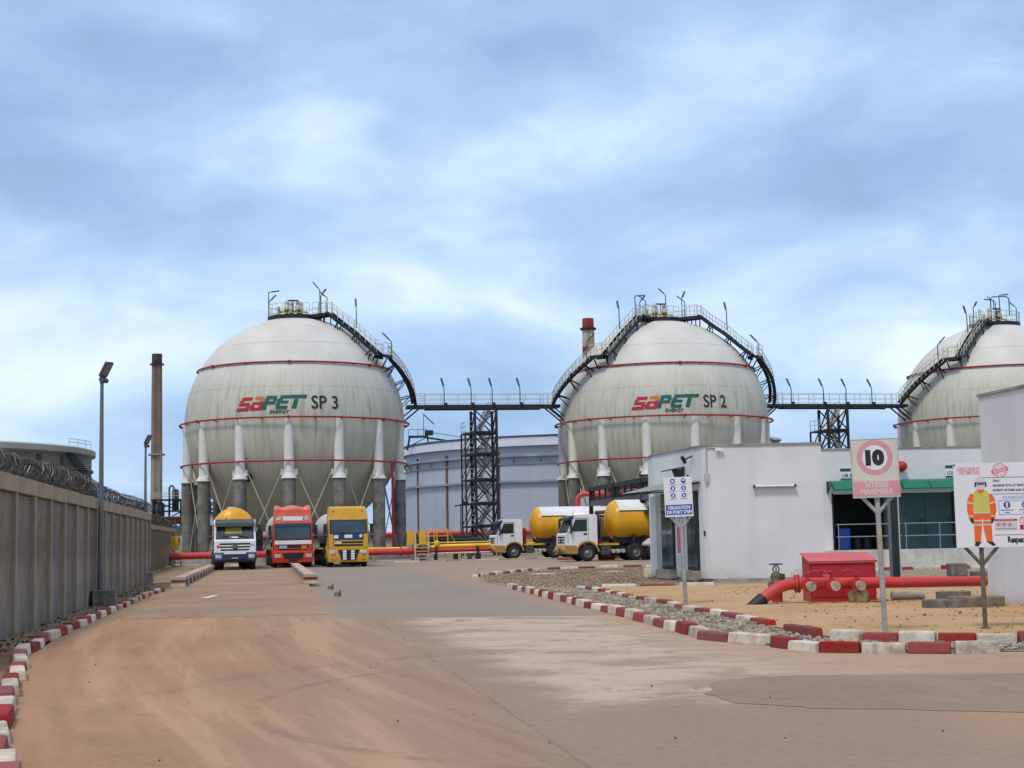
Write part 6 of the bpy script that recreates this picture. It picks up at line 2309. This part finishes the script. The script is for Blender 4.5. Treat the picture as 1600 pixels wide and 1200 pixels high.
q2(fg, [(.275, .03), (.335, .015), (.385, .09), (.30, .09)], 2, K_)
q2(fg, [(.565, .02), (.61, .035), (.565, .09), (.47, .09)], 2, K_)
rect(fg, .412, .419, .56, .86, 3, Gy)
q2(fg, [(.365, .915), (.465, .915), (.475, .98), (.465, 1.05), (.365, 1.05), (.355, .98)], 3, Sk)   # face with mask
q2(fg, [(.345, 1.035), (.485, 1.035), (.475, 1.09), (.44, 1.125), (.39, 1.125), (.355, 1.09)], 4, M['p_skin'])
q2(fg, [(.36, .99), (.47, .99), (.47, 1.03), (.36, 1.03)], 5, M['p_ink'])
q2(fg, [(.32, .965), (.345, .96), (.35, 1.035), (.325, 1.035)], 5, K_)
q2(fg, [(.51, .965), (.485, .96), (.48, 1.035), (.505, 1.035)], 5, K_)
fg.build('figure', None, t, fix=False)
pr = MB()
sr, ink, bl, pb = M['p_softred'], M['p_ink'], M['p_blue'], M['p_paleblue']
put_text(pr, 'LE PORT DES EPI EST', .075, lambda a_, b_: (X0 + .24 + a_, yf, 1.30 + 1.245 + b_), sr, .001, width=.36)
put_text(pr, 'STRICTEMENT EXIGE', .075, lambda a_, b_: (X0 + .25 + a_, yf, 1.30 + 1.185 + b_), sr, .001, width=.32)
rect(pr, .465, PW - .06, 1.100, 1.108, 0, ink)
rect(pr, .60, PW - .06, .836, .844, 0, ink)
rect(pr, .60, PW - .06, .186, .194, 0, ink)
def left_text(txt, size, xl, z_, m__, wd, bold=.002, lay=0):
    put_text(pr, txt, size, lambda a_, b_: (X0 + xl + wd / 2 + a_, yf - lay * .0012, 1.30 + z_ + b_), m__, bold, width=wd)


left_text('TENUE :', .05, .61, 1.05, ink, .11)
left_text('MAXIMUM TOTAL ET VEHICULES', .05, .61, .975, ink, .56)
left_text('INTERDIT DE FUMER SANS AUTORISATION', .05, .61, .900, ink, .72)
left_text('CONSIGNES A SUIVRE', .07, .75, .783, pb, .66)
left_text('Respectons', .13, .80, .10, M['p_black'], .42, .006)
# rounded blue frame with round signs
fx0, fx1, fz0, fz1 = .683, 2.1, .508, .737
for (a0_, a1_, b0_, b1_) in ((fx0, fx1, fz0, fz0 + .012), (fx0, fx1, fz1 - .012, fz1), (fx0, fx0 + .012, fz0, fz1), (fx1 - .012, fx1, fz0, fz1)):
    rect(pr, a0_, a1_, b0_, b1_, 0, pb)
for i in range(5):
    cx_ = .815 + i * .285
    pr.disc((X0 + cx_, yf, 1.30 + .665), .055, 'y', 20, M['p_blue'])
    if i % 2 == 0:
        q2(pr, [(cx_ - .014, .625), (cx_ + .014, .625), (cx_ + .014, .705), (cx_ - .014, .705)], 1, M['p_white'])
    else:
        q2(pr, [(cx_ - .03, .635), (cx_ + .03, .655), (cx_ + .0, .675), (cx_ - .02, .705)], 1, M['p_white'])
    rect(pr, cx_ - .10, cx_ + .10, .576, .587, 0, ink)
    rect(pr, cx_ - .04, cx_ + .04, .538, .549, 0, ink)
# prohibition panel
rect(pr, .608, .963, .410, .443, 0, M['p_crimson'])
rect(pr, .65, .92, .423, .431, 1, M['p_cream'])
rect(pr, .608, .963, .264, .408, 0, M['p_skin'])
for i in range(3):
    pr.disc((X0 + .668 + i * .088, yf - .0012, 1.30 + .352), .034, 'y', 16, M['p_softred'], r0=.025)
    pr.disc((X0 + .668 + i * .088, yf - .0012, 1.30 + .352), .014, 'y', 10, ink)
rect(pr, .625, .945, .283, .291, 1, ink)
pr.disc((X0 + 1.053, yf, 1.30 + .42), .055, 'y', 22, M['p_softred'], r0=.042)
q2(pr, [(1.02, .452), (1.03, .462), (1.09, .39), (1.08, .38)], 1, M['p_softred'])
rect(pr, 1.00, 1.65, .27, .345, 0, M['p_crimson'])
left_text('FUMER', .06, 1.06, .308, M['p_white'], .3, .001, 1)
# round stamp
pr.disc((X0 + .73, yf, 1.30 + 1.215), .115, 'y', 28, sr, r0=.103)
ca, sa = math.cos(R(14)), math.sin(R(14))


def rot2(a_, b_):
    return (.73 + a_ * ca - b_ * sa, 1.215 + a_ * sa + b_ * ca)


q2(pr, [rot2(-.135, -.03), rot2(.135, -.03), rot2(.135, .03), rot2(-.135, .03)], 1, sr)
put_text(pr, 'EXIGE', .05, lambda a_, b_: (X0 + rot2(a_, b_)[0], yf - .0026, 1.30 + rot2(a_, b_)[1]), M['p_white'], .001, width=.19)
for i in range(8):
    a = 2 * math.pi * i / 8 + .3
    if abs(math.sin(a - R(14))) > .45:
        pr.disc((X0 + .73 + .075 * math.cos(a), yf, 1.30 + 1.215 + .075 * math.sin(a)), .014, 'y', 5, sr)
pr.build('print', None, t, fix=False)
MB().bb(X0 + .005, X0 + .03, -.08, -.05, 2.60, 2.622).build('bolt', M['black'], t)

# ================================================================== HYDRANT STATION
t = thing('hose_cabinet', 'big red metal hose cabinet with sloping lid on the sand', 'cabinet', (6.68, 34.45, .02), R(3))
bd = MB()
bd.prism([(0, 0), (.70, 0), (.70, 1.06), (0, .89)], lambda a_, b_, c_: (c_, a_, b_), 0, 1.52)
body = bd.build('body', M['fire_red'], t, bevel=.006)
lid = MB()
lid.prism([(-.05, .885), (.74, 1.07), (.74, 1.095), (-.05, .91)], lambda a_, b_, c_: (c_, a_, b_), -.035, 1.555)
lid.prism([(-.05, .86), (-.035, .86), (-.035, .908), (-.05, .908)], lambda a_, b_, c_: (c_, a_, b_), -.035, 1.555)
lid.build('lid', M['fire_pink'], t)
for (x0, x1) in ((.05, .74), (.76, 1.47)):
    MB().bb(x0, x1, -.014, 0, .10, .83).build('door', M['fire_red'], t, bevel=.004)
l_ = MB()
put_text(l_, 'POSTE', .055, lambda a_, b_: (.42 + a_, -.016, .66 + b_), None, .001, width=.16)
put_text(l_, 'INCENDIE', .085, lambda a_, b_: (.42 + a_, -.016, .585 + b_), None, .003, width=.24)
l_.build('lettering', M['p_pink'], t, fix=False)
hn = MB()
for zz_ in (.25, .72):
    hn.tube([(.02, -.02, zz_ - .05), (.02, -.02, zz_ + .05)], .014, 6)
    hn.tube([(1.49, -.02, zz_ - .05), (1.49, -.02, zz_ + .05)], .014, 6)
hn.build('hinge', M['fire_red'], t)

t = thing('hydrant_pipe', 'red fire water pipe with three capped outlets in front of the cabinet', 'pipe', (6.35, 34.0, 0))
arc = [(-1.20, -.35, -.12), (-.86, -.22, .14), (-.62, -.14, .30), (-.42, -.08, .40), (-.22, -.03, .44), (0, 0, .45)]
MB().tube(arc[1:] + [(1.4, 0, .44), (3.6, .15, .42)], [.13, .13, .13, .13, .13, .125, .115], 20).build('pipe', M['pipe_red'], t)
MB().tube([arc[0], (-1.02, -.28, .02), (-.86, -.22, .145)], .145, 20).build('wrapped_end', M['black'], t)
MB().tube([(-.1, -.01, .45), (-.06, -.01, .45)], .20, 20).build('flange', M['pipe_red'], t)
MB().tube([(-.03, -.01, .45), (.01, -.01, .45)], .20, 20).build('flange', M['pipe_red'], t)
MB().tube([(3.6, .15, .42), (4.25, .2, .42)], .115, 20).build('pipe', M['pipe_red'], t)
for i, xx in enumerate((.12, .66, 1.22)):
    o = MB()
    o.tube([(xx, 0, .44), (xx + .05, -.38, .40)], .085, 14)
    oo = o.build('outlet', M['pipe_red'], t)
    o = MB()
    for (q0, q1, rr) in ((.42, .46, .135), (.60, .64, .135)):
        o.tube([(xx + .05 * q0, -.38 * q0, .44 - .04 * q0), (xx + .05 * q1, -.38 * q1, .44 - .04 * q1)], rr, 16)
    o.build('valve_flange', M['pipe_red'], oo)
    MB().tube([(xx + .052, -.38, .40), (xx + .066, -.47, .39)], .105, 18).build('cap', M['coupling'], oo)
    o = MB()
    o.tube([(xx + .025, -.2, .48), (xx + .025, -.2, .64)], .035, 8)
    o.box((xx + .025, -.2, .66), (.12, .09, .06))
    L = -.34 if i else .55
    o.tube([(xx + .025, -.2, .68), (xx + .025 + L * .3, -.24, .73), (xx + .025 + L * .7, -.26, .74 if i else .69), (xx + .025 + L, -.27, .70)], .018, 6)
    o.build('lever', M['fire_red'], oo)
MB().bb(1.55, 1.85, -.35, -.05, 0, .02).build('shoe', M['concrete'], t)
t = thing('gate_valve', 'old brown gate valve with handwheel behind the red elbow pipe', 'valve', (5.95, 34.65, 0))
v_ = MB()
v_.lathe([(.13, 0), (.13, .36), (.20, .37), (.20, .43), (.13, .44)], 16)
v_.build('riser', M['fire_red'], t)
v_ = MB()
v_.lathe([(.19, .43), (.19, .48), (.12, .50), (.14, .60), (.10, .68), (.05, .70)], 14)
v_.box((.13, -.02, .58), (.12, .10, .16))
v_.build('body', M['valve_brass'], t)
v_ = MB()
for s in (-1, 1):
    v_.tube([(s * .03, 0, .68), (s * .075, 0, .76), (s * .03, 0, .86)], .016, 6)
v_.tube([(0, 0, .66), (0, 0, .90)], .014, 6)
v_.build('yoke', M['valve_brass'], t)
v_ = MB()
v_.tube([(.145 * math.cos(2 * math.pi * i / 20), .145 * math.sin(2 * math.pi * i / 20), .88) for i in range(20)], .016, 6, closed=True)
for i in range(4):
    a = math.pi / 2 * i
    v_.bar((0, 0, .88), (.145 * math.cos(a), .145 * math.sin(a), .88), .02)
v_.build('handwheel', M['black'], t)

t = MB()
t.prism([(-.20, 0), (.20, 0), (.22, .14), (.15, .27), (-.05, .31), (-.22, .22)], lambda a_, b_, c_: (a_, c_, b_), -.16, .16)
o = t.build('timber_stump', M['wood'], None, bevel=.02)
o.location = (7.62, 33.75, .02)
o.rotation_euler = (0, 0, R(-25))
tag(o, 'weathered timber block propping the red pipe by the cabinet', 'timber block')
o = MB().tube([(0, 0, .09), (.75, .05, .09)], .09, 12).build('concrete_pipe', M['concrete'], None)
o.location = (8.55, 34.6, .02)
tag(o, 'short grey concrete pipe lying behind the speed sign post', 'pipe')
